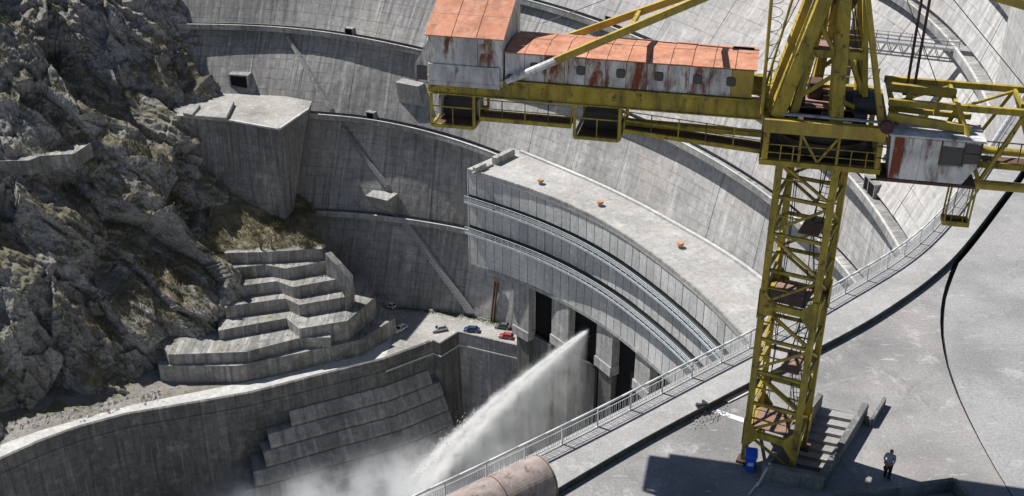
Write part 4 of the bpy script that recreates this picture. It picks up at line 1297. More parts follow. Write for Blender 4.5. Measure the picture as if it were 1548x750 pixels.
for k_, (u, v) in enumerate(((-1.4, -1.5), (0.0, -1.6), (1.3, -1.7), (1.8, 1.2), (-2.0, 1.3))):
    cbox(u - 0.25, u + 0.25, v - 0.2, v + 0.2, 17.76, 18.2 + 0.12 * (k_ % 3), 'gearbox', 'rusty_steel' if k_ % 2 else 'dark_steel', bevel=0.04)
for dv in (0.0, 0.14):
    MB().path([K(-2.2, -2.15 + dv, 18.26), K(-1.2, -2.15 + dv, 18.3), K(0.5, -2.2 + dv, 18.3), K(2.1, -2.15 + dv, 18.27)], 0.035, 6).build('hose', 'grey_panel', cr)
# mast (A-frame): four legs converging
APEX = 26.0
def leg(p, q_, w, h, name='mast_leg', mat=Y): cbeam(p, q_, w, h, name, mat)
leg((-2.05, -1.95, 18.18), (0.1, -1.2, APEX), 0.55, 0.55)
leg((-2.45, -1.2, 18.18), (-0.5, -0.7, APEX), 0.30, 0.34, mat='yellow_bright')
leg((-1.45, -1.75, 17.75), (-0.55, -0.9, 23.0), 0.32, 0.36)
leg((0.35, -2.0, 17.6), (-0.15, -1.1, APEX), 0.50, 0.50)
leg((-0.45, 1.9, 18.06), (0.0, 1.0, APEX), 0.40, 0.40)
leg((1.45, 1.9, 18.06), (0.45, 1.0, APEX), 0.42, 0.42)
leg((1.5, -1.0, 18.06), (0.45, -0.5, APEX), 0.22, 0.26)
leg((2.1, -2.0, 18.2), (0.15, -1.9, APEX), 0.20, 0.26, mat='yellow_bright')
for (p, q_) in (((-1.2, -1.6, 18.9), (0.2, -1.7, 20.1)), ((0.25, -1.7, 20.4), (-0.95, -1.5, 22.3)), ((0.25, -1.75, 19.0), (1.4, -1.0, 18.3)),
                ((-0.4, 1.7, 19.0), (1.25, 1.7, 20.6)), ((-0.3, 1.6, 20.7), (1.0, 1.6, 22.4)), ((1.3, -0.9, 19.0), (0.2, -1.7, 21.5))):
    cbeam(p, q_, 0.13, 0.16, 'mast_brace')
for w, u0_, u1_, v0_, v1_ in ((20.85, -0.85, 0.95, -1.55, 1.45),):
    cbox(u0_, u1_, v0_, v1_, w, w + 0.06, 'mast_deck', 'deck_plate')
    for v in (v0_, v1_):
        cbox(u0_ - 0.1, u1_ + 0.1, v - 0.08, v + 0.08, w - 0.22, w + 0.08, 'deck_beam', Y)
    for u in (u0_, u1_):
        cbox(u - 0.08, u + 0.08, v0_ + 0.09, v1_ - 0.09, w - 0.2, w + 0.07, 'deck_beam', Y)
cbox(-0.35, 0.3, 0.0, 0.9, 20.95, 22.6, 'winch_housing', 'yellow_bright')
ctube((-0.6, -0.2, 22.9), (0.6, -0.2, 22.9), 0.45, 'sheave', 'dark_steel', n=14)
# rails of the mast deck and upper deck, conduits and small gear
for v in (-1.5, 1.4):
    for h in (0.5, 1.0):
        MB().tube(K(-0.85, v, 20.9 + h), K(0.95, v, 20.9 + h), 0.022, n=5).build('deck_rail', Y, cr)
for u in (-0.85, 0.0, 0.95):
    for v in (-1.5, 1.4):
        MB().tube(K(u, v, 20.9), K(u, v, 21.9), 0.024, n=5).build('deck_rail_post', Y, cr)
for h in (0.45, 0.9):
    MB().tube(K(-2.35, 2.3, 18.15 + h), K(2.2, 2.3, 18.15 + h), 0.024, n=5).build('deck_rail', Y, cr)
    MB().tube(K(-2.4, -2.2, 18.15 + h), K(-2.4, 2.2, 18.15 + h), 0.024, n=5).build('deck_rail', Y, cr)
for u in np.arange(-2.35, 2.3, 0.9):
    MB().tube(K(u, 2.3, 18.15), K(u, 2.3, 19.05), 0.026, n=5).build('deck_rail_post', Y, cr)
for p, q_ in (((-0.9, -0.2, 18.5), (-0.2, -0.2, 22.9)), ((1.3, -0.9, 18.9), (0.3, -0.2, 23.0)), ((1.6, -0.9, 18.9), (0.35, -0.15, 23.0)), ((0.6, 1.3, 18.1), (0.3, 0.9, 25))):
    MB().tube(K(*p), K(*q_), 0.022, n=4).build('wire_rope', 'dark_steel', cr)
for k_ in range(7):
    u = rng.uniform(-2.0, 1.9); v = rng.uniform(-0.2, 1.9); sz = rng.uniform(0.12, 0.3)
    cbox(u - sz, u + sz, v - sz * 0.8, v + sz * 0.8, 18.062, 18.12 + sz * rng.uniform(0.8, 2.0), 'deck_box', rng.choice(('rusty_steel', 'dark_steel', 'grey_panel', 'yellow_paint')), bevel=0.02)
MB().path([K(-2.0, -1.9, 18.2), K(-1.7, -1.6, 18.9), K(-1.5, -1.7, 18.3), K(-0.9, -1.9, 18.25), K(0.2, -1.95, 18.3)], 0.04, 6).build('hose', 'dark_steel', cr)
# slim guard poles and ladder on the left of the mast
ctube((-2.62, -2.0, 18.2), (-2.75, -2.0, 23.6), 0.075, 'stay_pole', 'yellow_bright')
ctube((-2.65, 0.4, 18.1), (-1.6, 0.3, 24.0), 0.06, 'stay_pole', 'yellow_bright')
m = MB()
for i in range(9):
    w = 18.9 + 0.55 * i
    ring_ = [K(-2.66 - 0.02 * i + 0.62 * math.sin(t) * 0.9, -2.0 + 0.9 - 0.9 * math.cos(t), w) for t in np.linspace(0, math.pi, 8)]
    m.path(ring_, 0.016, 4)
tag(m.build('hoop_cage', 'dark_steel', cr), None, None, None, 'stuff')
# counter-jib girders
GL = -17.0
gird = {}
for v in (-1.5, 1.5):
    gird[v] = cbox(GL, -2.6, v - 0.14, v + 0.14, 17.83, 18.60, 'counter_jib_girder', 'yellow_paint')
    for w in (17.80, 18.60):
        cbox(GL, -2.6, v - 0.22, v + 0.22, w, w + 0.045, 'girder_flange', 'yellow_paint', gird[v])
    if v < 0:
        for i in range(18):
            u = GL + 0.5 + i * 0.8
            cbox(u - 0.02, u + 0.02, v - 0.20, v - 0.141, 17.85, 18.60, 'stiffener', 'yellow_paint', gird[v])
for u in np.arange(GL + 0.6, -3, 2.4):
    cbeam((u, -1.35, 18.1), (u, 1.35, 18.1), 0.16, 0.3, 'cross_beam')
# machinery house with panelled wall and roof
HU0, HU1, HV0, HV1 = -13.55, -3.1, -1.6, 1.4
hb = cbox(HU0, HU1, HV0 + 0.06, HV1, 18.66, 19.9, 'machinery_house', 'grey_panel')
nP = 12
for i in range(nP):
    a = HU0 + (HU1 - HU0) * i / nP; b = HU0 + (HU1 - HU0) * (i + 1) / nP
    mat = 'yellow_bright' if i == nP - 1 else ('rust_panel' if i in (2, 4, 6) else ('white_panel' if i != 1 else 'grey_panel'))
    w1 = 19.86
    pn = cbox(a + 0.012, b - 0.012, HV0 + rng.uniform(-0.012, 0.012), HV0 + 0.058, 18.68, w1, 'house_panel', mat, hb, bevel=0.008)
for u in (-12.25, -10.25, -8.55, -6.95, -5.35, -3.98):
    c_ = (u, HV0 - 0.02, 19.33)
    m = MB(); fr = MB(); n = 12
    for sgn, mm, r_, dv in ((1, m, 0.165, -0.03), (1, fr, 0.195, -0.015)):
        sq = [(math.copysign(abs(math.cos(2 * math.pi * i / n)) ** 0.5, math.cos(2 * math.pi * i / n)), math.copysign(abs(math.sin(2 * math.pi * i / n)) ** 0.5, math.sin(2 * math.pi * i / n))) for i in range(n)]
        pts0 = [K(u + r_ * x, HV0 + dv, 19.33 + r_ * 1.05 * y) for x, y in sq]
        pts1 = [K(u + r_ * x, HV0 + 0.05, 19.33 + r_ * 1.05 * y) for x, y in sq]
        mm.hexa(pts0, pts1)
    fr.build('porthole_frame', 'rusty_steel', hb); m.build('porthole', 'pane_glass', hb)
for i in range(nP):
    a = HU0 + (HU1 + 0.12 - HU0) * i / nP; b = HU0 + (HU1 + 0.12 - HU0) * (i + 1) / nP
    for (v0_, w0_), (v1_, w1_) in (((HV0 - 0.12, 19.90), (-0.1, 20.06)), ((-0.1, 20.06), (HV1 + 0.1, 19.86))):
        g_ = 0.014; jz = rng.uniform(-0.012, 0.012)
        MB().hexa([K(a + g_, v0_ + g_, w0_ + jz), K(b - g_, v0_ + g_, w0_ + jz), K(b - g_, v1_ - g_, w1_ + jz), K(a + g_, v1_ - g_, w1_ + jz)],
                  [K(a + g_, v0_ + g_, w0_ + 0.035 + jz), K(b - g_, v0_ + g_, w0_ + 0.035 + jz), K(b - g_, v1_ - g_, w1_ + 0.035 + jz), K(a + g_, v1_ - g_, w1_ + 0.035 + jz)]).build('roof_sheet', 'orange_roof', hb)
    cbox(b - 0.012, b + 0.012, HV0 - 0.1, HV1 + 0.08, 19.86, 19.9, 'roof_seam', 'rusty_steel', hb) if i < nP - 1 else None
MB().hexa([K(HU0, HV0 - 0.05, 19.86), K(HU1 + 0.1, HV0 - 0.05, 19.86), K(HU1 + 0.1, HV1, 19.82), K(HU0, HV1, 19.82)],
          [K(HU0, HV0 - 0.05, 19.885), K(HU1 + 0.1, HV0 - 0.05, 19.885), K(HU1 + 0.1, -0.1, 20.04), K(HU0, -0.1, 20.04)]).build('roof_core', 'rusty_steel', hb)
cbox(-4.1, -3.2, 0.35, 1.0, 19.98, 20.02, 'roof_hatch', 'black_void', hb)
# counterweight house
WU0, WU1, WV0, WV1 = -16.9, -13.62, -1.72, 1.75
RB = 22.3
wm = MB().hexa([K(WU0, WV0 + 0.05, 18.3), K(WU1, WV0 + 0.05, 18.3), K(WU1, WV1, 18.3), K(WU0, WV1, 18.3)],
               [K(WU0, WV0 + 0.05, 20.5), K(WU1, WV0 + 0.05, 20.5), K(WU1, WV1, RB - 0.1), K(WU0, WV1, RB - 0.1)])
wb = wm.build('counterweight_house', 'grey_panel', cr)
for i in range(3):
    a = WU0 + (WU1 - WU0) * i / 3; b = WU0 + (WU1 - WU0) * (i + 1) / 3
    cbox(a + 0.012, b - 0.012, WV0 + rng.uniform(-0.01, 0.01), WV0 + 0.046, 19.22, 20.5, 'house_panel', ('white_panel', 'grey_panel', 'white_panel')[i], wb)
    for j in range(3):
        f0, f1 = j / 3, (j + 1) / 3
        v0_, v1_ = WV0 - 0.22 + (WV1 + 0.3 - WV0) * f0, WV0 - 0.22 + (WV1 + 0.3 - WV0) * f1
        w0_, w1_ = 20.5 + (RB - 20.5) * f0 - 0.02, 20.5 + (RB - 20.5) * f1 - 0.02
        e = 0.12
        aa = a - e if i == 0 else a; b2 = b + e if i == 2 else b
        MB().hexa([K(aa + 0.015, v0_ + 0.015, w0_), K(b2 - 0.015, v0_ + 0.015, w0_), K(b2 - 0.015, v1_ - 0.015, w1_), K(aa + 0.015, v1_ - 0.015, w1_)],
                  [K(aa + 0.015, v0_ + 0.015, w0_ + 0.04), K(b2 - 0.015, v0_ + 0.015, w0_ + 0.04), K(b2 - 0.015, v1_ - 0.015, w1_ + 0.04), K(aa + 0.015, v1_ - 0.015, w1_ + 0.04)]).build('roof_sheet', 'orange_roof', wb)
cbox(WU0 - 0.03, WU1 - 0.12, WV0 - 0.05, WV0 + 0.045, 18.24, 19.2, 'lower_panel', 'grey_panel', wb, bevel=0.01)
cbox(WU0 - 0.03, WU1 - 0.12, WV0 - 0.065, WV0 + 0.045, 18.24, 18.42, 'lower_band', 'grey_panel', wb)
cbox(-16.1, -15.6, WV0 - 0.02, WV0 + 0.02, 19.95, 20.25, 'window_patch', 'white_panel', wb)
cbox(-14.65, -14.1, WV0 - 0.025, WV0 + 0.02, 19.8, 20.2, 'window_patch', 'rust_panel', wb)
MB().hexa([K(WU0 - 0.75, -1.4, 18.2), K(WU0 - 0.02, -1.4, 18.2), K(WU0 - 0.02, 1.3, 18.2), K(WU0 - 0.75, 1.3, 18.2)],
          [K(WU0 - 0.75, -1.4, 19.0), K(WU0 - 0.02, -1.4, 20.3), K(WU0 - 0.02, 1.3, 20.3), K(WU0 - 0.75, 1.3, 19.0)]).build('end_hood', 'white_panel', wb)
cbox(WU0 - 0.65, WU0 - 0.2, -1.43, -1.39, 18.3, 18.95, 'hood_window', 'pane_glass', wb)
# hanging walkways and cages below the girder
def cage(u0, u1, dark, has_board=False):
    c_ = MB()
    for u in (u0, u1):
        for v in (-1.62, 1.0):
            c_.beam(K(u, v, 16.3), K(u, v, 17.83), 0.13, 0.13)
    for w in (16.3,):
        for v in (-1.62, 1.0):
            c_.beam(K(u0, v, w), K(u1, v, w), 0.14, 0.14)
        for u in (u0, u1):
            c_.beam(K(u, -1.55, w), K(u, 0.93, w), 0.12, 0.12)
    for v in (-1.62, 1.0):
        c_.beam(K((u0 + u1) / 2, v, 16.35), K((u0 + u1) / 2, v, 17.2), 0.05, 0.05)
        c_.beam(K(u0, v, 17.2), K(u1, v, 17.2), 0.05, 0.05)
    o = c_.build('hanging_cage', Y, cr)
    cbox(u0 + 0.1, u1 - 0.1, -1.5, 0.9, 16.27, 16.31, 'cage_floor', 'rusty_steel', o)
    cbox(u0 + 0.25, u1 - 0.15, -0.5, 0.7, 16.31, 17.1, 'ballast_box', 'dark_steel', o)
    if has_board:
        cbox(u0 + 0.12, u0 + 0.22, -0.9, 0.2, 16.4, 17.4, 'side_board', 'white_panel', o)  # white board at the left end of the cage
cage(-16.88, -14.95, True, True)
cage(-10.45, -8.5, True)
def hung_walk(u0, u1, w0, w1=None, n=5):
    w1 = w0 if w1 is None else w1
    m = MB()
    for v in (-1.55, -0.75):
        m.beam(K(u0, v, w0), K(u1, v, w1), 0.12, 0.18)
    o = m.build('hung_walkway', Y, cr)
    MB().hexa([K(u0, -1.5, w0 + 0.02), K(u1, -1.5, w1 + 0.02), K(u1, -0.8, w1 + 0.02), K(u0, -0.8, w0 + 0.02)],
              [K(u0, -1.5, w0 + 0.06), K(u1, -1.5, w1 + 0.06), K(u1, -0.8, w1 + 0.06), K(u0, -0.8, w0 + 0.06)]).build('walk_floor', 'rusty_steel', o)
    for i in range(n):
        u = u0 + (u1 - u0) * i / (n - 1); w = w0 + (w1 - w0) * i / (n - 1)
        MB().tube(K(u, -1.58, w), K(u, -1.58, w + 0.92), 0.028, n=5).build('walk_post', 'rusty_steel' if i % 2 else Y, o)
    for h in (0.5, 0.9):
        MB().tube(K(u0, -1.58, w0 + h), K(u1, -1.58, w1 + h), 0.025, n=5).build('walk_rail', Y, o)
hung_walk(-14.7, -10.6, 16.75)
hung_walk(-8.3, -2.5, 16.75, 16.35, 6)
cbeam((-8.3, -1.0, 16.9), (-2.5, -1.3, 17.0), 0.13, 0.2, 'tie_beam')
cbeam((-8.3, -0.6, 16.9), (-2.5, -0.2, 16.7), 0.1, 0.14, 'tie_beam')
# back-stay boom, two tubes with rungs
bm_a = [(-13.3, 18.75), (-0.6, 25.0)]
# front tube runs outside the house wall, rear one behind it; both end at the mast head
cbeam((-11.3, -1.86, 19.76), (-0.4, -1.0, 25.15), 0.26, 0.30, 'backstay', 'yellow_bright')
cbeam((-13.3, 1.75, 18.86), (-0.4, 1.0, 24.6), 0.26, 0.30, 'backstay', 'yellow_bright')
ctube((-13.42, -1.86, 18.68), (-11.25, -1.86, 19.78), 0.15, 'backstay_foot', 'grey_panel', n=10, r2=0.17)
ctube((-13.3, -1.95, 18.74), (-13.3, -1.55, 18.74), 0.2, 'backstay_pin', 'rusty_steel')
for f in (0.28, 0.5, 0.72):
    u = -11.3 + 10.9 * f
    cbeam((u, -1.86 + 0.86 * f, 19.76 + 5.39 * f), (u, 1.66 - 0.6 * f, 19.75 + 4.85 * f), 0.16, 0.2, 'backstay_rung', 'yellow_bright')
# jib to the right
JE = 24.0
for v in (-1.5, 1.3):
    cbeam((2.3, v, 18.95), (JE, v, 18.85), 0.2, 0.26, 'jib_top_chord', Y)
ctube((2.55, -2.0, 15.9), (JE, -1.6, 15.9), 0.2, 'jib_bottom_chord', 'yellow_bright', n=12)
ctube((2.3, 1.7, 16.0), (JE, 1.5, 15.95), 0.18, 'jib_bottom_chord', Y, n=12)
us_ = list(np.arange(2.4, JE, 2.55))
for i, u in enumerate(us_):
    if u > 16: break
    for v, vb in ((-1.5, -1.95), (1.3, 1.65)):
        cbeam((u, v, 18.9), (u + 1.27, vb, 16.0), 0.12, 0.14, 'jib_brace')
        cbeam((u + 2.55, v, 18.9), (u + 1.27, vb, 16.0), 0.12, 0.14, 'jib_brace')
    cbeam((u, -1.45, 18.9), (u, 1.25, 18.9), 0.12, 0.16, 'jib_cross')
    cbeam((u, -1.4, 18.85), (u + 2.5, 1.2, 18.85), 0.09, 0.1, 'jib_lacing')
    cbeam((u + 1.27, -1.9, 16.0), (u + 1.27, 1.6, 16.0), 0.1, 0.14, 'jib_cross')
cbeam((2.3, -2.0, 18.55), (5.5, -2.0, 18.25), 0.24, 0.3, 'jib_heel_beam', 'yellow_bright')
cbeam((2.4, -0.2, 19.15), (5.0, -0.2, 19.05), 0.3, 0.34, 'jib_heel_beam', 'yellow_bright')
cbeam((2.4, -1.0, 18.5), (5.6, -1.0, 18.4), 0.16, 0.2, 'jib_heel_beam')
cbeam((4.9, -1.6, 19.15), (5.45, -2.35, 17.9), 0.12, 0.16, 'jib_heel_strut', 'yellow_bright')
cbox(3.0, 3.25, -1.2, -0.9, 18.6, 19.2, 'bracket', 'yellow_bright')
cbox(4.1, 4.3, -1.5, -1.2, 18.5, 18.95, 'bracket', 'yellow_bright')
ctube((2.28, -2.62, 18.25), (2.28, -2.35, 18.25), 0.26, 'end_disc', 'rope_red', n=14)
# jib walkway with rails
cbox(5.9, 20, -1.3, -0.5, 16.55, 16.6, 'jib_walkway', 'rusty_steel')
cbox(5.9, 20, -1.42, -1.3, 16.42, 16.66, 'jib_walk_beam', Y)
for h in (0.5, 0.95):
    MB().tube(K(5.9, -1.36, 16.6 + h), K(20, -1.36, 16.6 + h), 0.03, n=5).build('jib_walk_rail', Y, cr)
for u in np.arange(5.95, 14, 0.85):
    MB().tube(K(u, -1.36, 16.6), K(u, -1.36, 17.55), 0.028, n=5).build('jib_walk_post', Y, cr)
# operator's cabin
CF, CBk = -2.62, -1.0
oc = MB()
prof = [(2.62, 16.12), (5.45, 16.12), (5.95, 17.0), (5.95, 17.98), (2.5, 17.98)]
oc.hexa([K(u, CF, w) for u, w in prof], [K(u, CBk, w) for u, w in prof])
cab = oc.build('operator_cabin', 'white_panel', cr)
cbox(2.42, 6.05, CF - 0.14, CBk + 0.1, 17.98, 18.06, 'cabin_roof', 'grey_panel', cab)
for a, b, w0_, w1_, mt in ((2.66, 3.02, 16.14, 17.9, 'rust_panel'), (3.05, 3.7, 16.14, 17.9, 'white_panel'), (3.73, 4.45, 16.14, 17.9, 'white_panel'), (4.48, 5.3, 16.14, 16.85, 'white_panel'), (4.48, 5.3, 17.72, 17.9, 'grey_panel')):
    cbox(a, b, CF - 0.03, CF + 0.01, w0_, w1_, 'cabin_panel', mt, cab)
cbox(4.5, 5.28, CF - 0.02, CF + 0.01, 16.9, 17.68, 'side_window', 'pane_glass', cab)
m = MB(); m.hexa([K(5.36, CF - 0.02, 17.0), K(5.9, CF - 0.02, 17.05), K(5.9, CF + 0.01, 17.05), K(5.36, CF + 0.01, 17.0)],
                 [K(5.36, CF - 0.02, 17.85), K(5.9, CF - 0.02, 17.85), K(5.9, CF + 0.01, 17.85), K(5.36, CF + 0.01, 17.85)])
m.build('front_window', 'pane_glass', cab)
cbox(5.94, 5.965, CF + 0.1, CBk - 0.1, 17.1, 17.85, 'front_window', 'pane_glass', cab)
for u in (4.45, 5.32, 5.93):
    cbeam((u, CF - 0.03, 16.9), (u, CF - 0.03, 17.95), 0.06, 0.06, 'window_mullion', 'rusty_steel', cab)
cbeam((5.36, CF - 0.03, 17.45), (5.92, CF - 0.03, 17.45), 0.04, 0.04, 'window_mullion', 'rusty_steel', cab)
cbox(2.3, 2.6, -2.6, -1.1, 16.0, 16.08, 'cabin_step', 'rusty_steel', cab)
for w in (16.9, 17.4):
    MB().tube(K(2.05, -2.5, w), K(2.62, -2.5, w), 0.03, n=5).build('cabin_rail', 'dark_steel', cab)
cbox(2.2, 6.0, CF - 0.05, CBk, 15.98, 16.1, 'cabin_sill', 'rusty_steel', cab)
# cage hanging under the cabin
m = MB()
for u, v in ((5.2, -1.95), (6.15, -1.95), (5.2, -1.35), (6.15, -1.35)):
    m.beam(K(u, v, 13.95), K(u + 0.05, v, 15.75), 0.06, 0.06)
for u in (5.45, 5.9):
    m.beam(K(u, -1.95, 13.95), K(u + 0.05, -1.95, 15.75), 0.03, 0.03)
for w in (14.05,):
    m.beam(K(5.15, -1.95, w), K(6.2, -1.95, w), 0.09, 0.2); m.beam(K(5.15, -1.35, w), K(6.2, -1.35, w), 0.09, 0.2)
    m.beam(K(5.2, -1.95, w), K(5.2, -1.35, w), 0.09, 0.2); m.beam(K(6.15, -1.95, w), K(6.15, -1.35, w), 0.09, 0.2)
hc = m.build('hanging_basket', 'yellow_paint', cr)
cbox(5.22, 6.13, -1.9, -1.4, 13.98, 14.02, 'basket_floor', 'rusty_steel', hc)
# pendants and ropes
for du in (0.0, 0.28):
    cbeam((3.1 + du, 0.0, 18.9), (3.05 + du * 1.2, 0.05, 27.0), 0.09, 0.09, 'pendant_bar', 'rope_red')
cbox(2.95, 3.5, -0.15, 0.15, 18.8, 19.25, 'pendant_shackle', 'dark_steel')
for p, q_ in (((-2.7, 0.9, 19.2), (-0.3, 0.4, 26)), ((-12.5, 1.2, 20.4), (-0.2, 0.6, 26.0)), ((1.6, 0.9, 18.5), (0.4, 0.3, 26)), ((4.4, 0.8, 19), (0.6, 0.2, 26.5)), ((8, 0.6, 19), (0.6, 0.3, 26.5))):
    MB().tube(K(*p), K(*q_), 0.018, n=4).build('wire_rope', 'dark_steel', cr)
cbeam((5.2, 0, 23.2), (12, 0, 21.6), 0.3, 0.35, 'luffing_strut', 'yellow_bright')
cbeam((0.2, 0, 25.5), (5.2, 0, 23.2), 0.3, 0.35, 'luffing_strut', 'yellow_bright')
# ================================================================== SMALL THINGS
# rusty steel pipe lying on the walkway
c1 = Pz(822, 721, ZW + 1.08)
dr = (ra[NR // 2] - ra[NR // 2 - 8]); 
a_, b_ = Pz(703, 747, ZW + 2.5), Pz(819, 693, ZW + 2.5)
pd = (b_ - a_); pd.z = 0; pd.normalize()
PR = 1.08
def pipe():
    t = thing('steel_pipe', 'large rusty pinkish steel pipe lying beside the railing', 'pipe', (c1.x, c1.y, ZW))
    ctr = Vector((c1.x, c1.y, ZW + PR)); L_ = 9.0; n = 48
    side = Vector((pd.y, -pd.x, 0)); up = Vector((0, 0, 1))
    m = MB()
    for s, r_ in ((0, PR), (L_, PR), (L_, PR - 0.04), (0, PR - 0.04)):
        for i in range(n):
            q = 2 * math.pi * i / n
            m.v.append(tuple(ctr - pd * s + (side * math.cos(q) + up * math.sin(q)) * r_))
    for k_ in range(4):
        k2 = (k_ + 1) % 4
        for i in range(n):
            j = (i + 1) % n
            m.face((k_ * n + i, k_ * n + j, k2 * n + j, k2 * n + i))
    m.build('pipe_shell', 'pipe_rust', t, smooth=False)
    for s in (0.05, 2.6, 5.1):
        mm = MB()
        for ds in (0, 0.05):
            for i in range(n):
                q = 2 * math.pi * i / n
                mm.v.append(tuple(ctr - pd * (s + ds) + (side * math.cos(q) + up * math.sin(q)) * (PR + 0.012)))
        for i in range(n):
            j = (i + 1) % n
            mm.face((i, j, n + j, n + i))
        mm.build('weld_seam', 'rusty_steel', t, fix=True)
pipe()

# wheeled bin
def bin_():
    p = Pz(1133, 710, 0)
    t = thing('wheeled_bin', 'bright blue plastic wheeled waste bin at the crane foot', 'bin', (p.x, p.y, 0))
    w, d, h = 0.56, 0.62, 1.0
    lo, hi = 0.40, 0.5
    rz = R(-12); ca, sa = math.cos(rz), math.sin(rz)
    Q = lambda x, y, z: (p.x + x * ca - y * sa, p.y + x * sa + y * ca, z)
    m = MB().hexa([Q(-.21, -.22, .06), Q(.21, -.22, .06), Q(.21, .25, .06), Q(-.21, .25, .06)], [Q(-.28, -.30, .95), Q(.28, -.30, .95), Q(.28, .32, .95), Q(-.28, .32, .95)])
    m.build('bin_body', 'blue_plastic', t, bevel=0.03)
    m = MB().hexa([Q(-.31, -.34, .95), Q(.31, -.34, .95), Q(.31, .36, .95), Q(-.31, .36, .95)], [Q(-.29, -.31, 1.02), Q(.29, -.31, 1.02), Q(.27, .34, 1.10), Q(-.27, .34, 1.10)])
    m.build('lid', 'blue_plastic', t, bevel=0.02)
    MB().tube(Q(-.26, .38, 1.02), Q(.26, .38, 1.02), 0.022, n=6).build('handle', 'blue_plastic', t)
    for s in (-1, 1):
        MB().tube(Q(s * .25, .24, .1), Q(s * .31, .24, .1), 0.1, n=12).build('wheel', 'rubber', t)
    MB().hexa([Q(-.13, -.272, .42), Q(.13, -.272, .42), Q(.13, -.25, .42), Q(-.13, -.25, .42)], [Q(-.13, -.292, .62), Q(.13, -.292, .62), Q(.13, -.27, .62), Q(-.13, -.27, .62)]).build('sticker', 'white_label', t)
bin_()

# ------------------------------------------------------------------ cars
def car(px, py, heading, mat, label, L=4.3, W=1.75, Hh=1.5, kind='hatch'):
    p = Pz(px, py, ZP)
    t = thing('parked_car', label, 'car', (p.x, p.y, ZP + 0.06), 'cars parked below the dam')
    t.rotation_euler = (0, 0, R(heading))
    def add(m, name, mt, parent=t, smooth=False, bevel=0):
        o = bpy.data.objects.new(name, m.mesh(name, (0, 0, 0), True, smooth)); COL.objects.link(o)
        o.data.materials.append(M[mt]); o.parent = parent
        if bevel:
            b = o.modifiers.new('b', 'BEVEL'); b.width = bevel; b.segments = 2; b.limit_method = 'ANGLE'
        return o
    h = L / 2; w = W / 2
    # side outline of the lower body, lofted across with tumblehome
    low = [(-h, 0.32), (-h + 0.02, 0.72), (-h + 0.12, 0.92), (h - 1.15, 0.95), (h - 0.25, 0.80), (h, 0.62), (h - 0.02, 0.30), (h - 0.5, 0.22), (-h + 0.5, 0.22)]
    m = MB(); m.hexa([(x, -w, z) for x, z in low], [(x, w, z) for x, z in low])
    body = add(m, 'body', mat, bevel=0.09)
    if kind == 'sedan': cab_ = [(-h + 0.55, 0.92), (-h + 1.05, Hh - 0.03), (-0.1, Hh), (0.35, Hh - 0.06), (h - 1.05, 0.94)]
    elif kind == 'wagon': cab_ = [(-h + 0.10, 0.92), (-h + 0.32, Hh - 0.05), (-0.2, Hh), (0.3, Hh - 0.05), (h - 1.1, 0.94)]
    else: cab_ = [(-h + 0.08, 0.92), (-h + 0.5, Hh - 0.08), (-0.3, Hh), (0.25, Hh - 0.05), (h - 1.1, 0.94)]
    def cabin(sc, ti, dz, mt, nm, bev):
        m = MB(); cx = sum(x for x, z in cab_) / len(cab_)
        wl = lambda z: (w - 0.04 - 0.22 * (z - 0.92) / (Hh - 0.92)) + ti
        pts = [(cx + (x - cx) * sc, z + dz) for x, z in cab_]
        m.hexa([(x, -wl(z), z) for x, z in pts], [(x, wl(z), z) for x, z in pts])
        return add(m, nm, mt, bevel=bev)
    cabin(0.97, 0.0, -0.02, 'car_glass', 'glasshouse', 0.03)
    rt = [(x, z) for x, z in cab_ if z > Hh - 0.1]
    m = MB(); wr = w - 0.24
    m.hexa([(rt[0][0] - 0.05, -wr, Hh - 0.10), (rt[-1][0] + 0.1, -wr, Hh - 0.10), (rt[-1][0] + 0.1, wr, Hh - 0.10), (rt[0][0] - 0.05, wr, Hh - 0.10)],
           [(rt[0][0] + 0.03, -wr + 0.06, Hh + 0.01), (rt[-1][0], -wr + 0.06, Hh - 0.01), (rt[-1][0], wr - 0.06, Hh - 0.01), (rt[0][0] + 0.03, wr - 0.06, Hh + 0.01)])
    add(m, 'roof', mat, bevel=0.03)
    for s in (-1, 1):
        for a, b in ((cab_[0], cab_[1]), (cab_[-2], cab_[-1])):
            wl = lambda z: (w - 0.03 - 0.22 * (z - 0.92) / (Hh - 0.92))
            add(MB().beam((a[0], s * wl(a[1]), a[1]), (b[0], s * wl(b[1]), b[1]), 0.08, 0.1), 'roof_pillar', mat)
        add(MB().beam((-0.25, s * (w - 0.03), 0.93), (-0.25, s * (w - 0.24), Hh - 0.04), 0.07, 0.08), 'roof_pillar', mat)
    for x in (-h + 0.82, h - 0.85):
        for s in (-1, 1):
            wh = add(MB().tube((x, s * (w - 0.2), 0.32), (x, s * (w + 0.01), 0.32), 0.32, n=16), 'wheel', 'rubber')
            add(MB().tube((x, s * (w + 0.005), 0.32), (x, s * (w + 0.025), 0.32), 0.2, n=12), 'rim', 'chrome', wh)
    for s in (-1, 1):
        add(MB().box((h - 0.08, s * (w - 0.32), 0.66), (0.18, 0.4, 0.16)), 'headlight', 'lamp_lens')
        add(MB().box((-h + 0.04, s * (w - 0.2), 0.78), (0.1, 0.22, 0.2)), 'tail_light', 'tail_lens')
        add(MB().box((h - 1.35, s * (w + 0.09), 1.0), (0.12, 0.16, 0.12)), 'mirror', mat)
car(605, 500, 232, 'car_white', 'white hatchback parked beside the lowest terrace wall')
car(664, 500, 200, 'car_silver', 'silver hatchback parked at the angled wall corner', kind='hatch')
car(713, 501, 172, 'car_blue', 'dark blue sedan parked by the low parking parapet', L=4.5, kind='sedan')
car(760, 496, 168, 'car_grey', 'dark grey sedan parked at the foot of the dam pipes', L=4.5, kind='sedan')
car(765, 511, 165, 'car_red', 'red hatchback parked at the right end of the parking area', L=4.0)
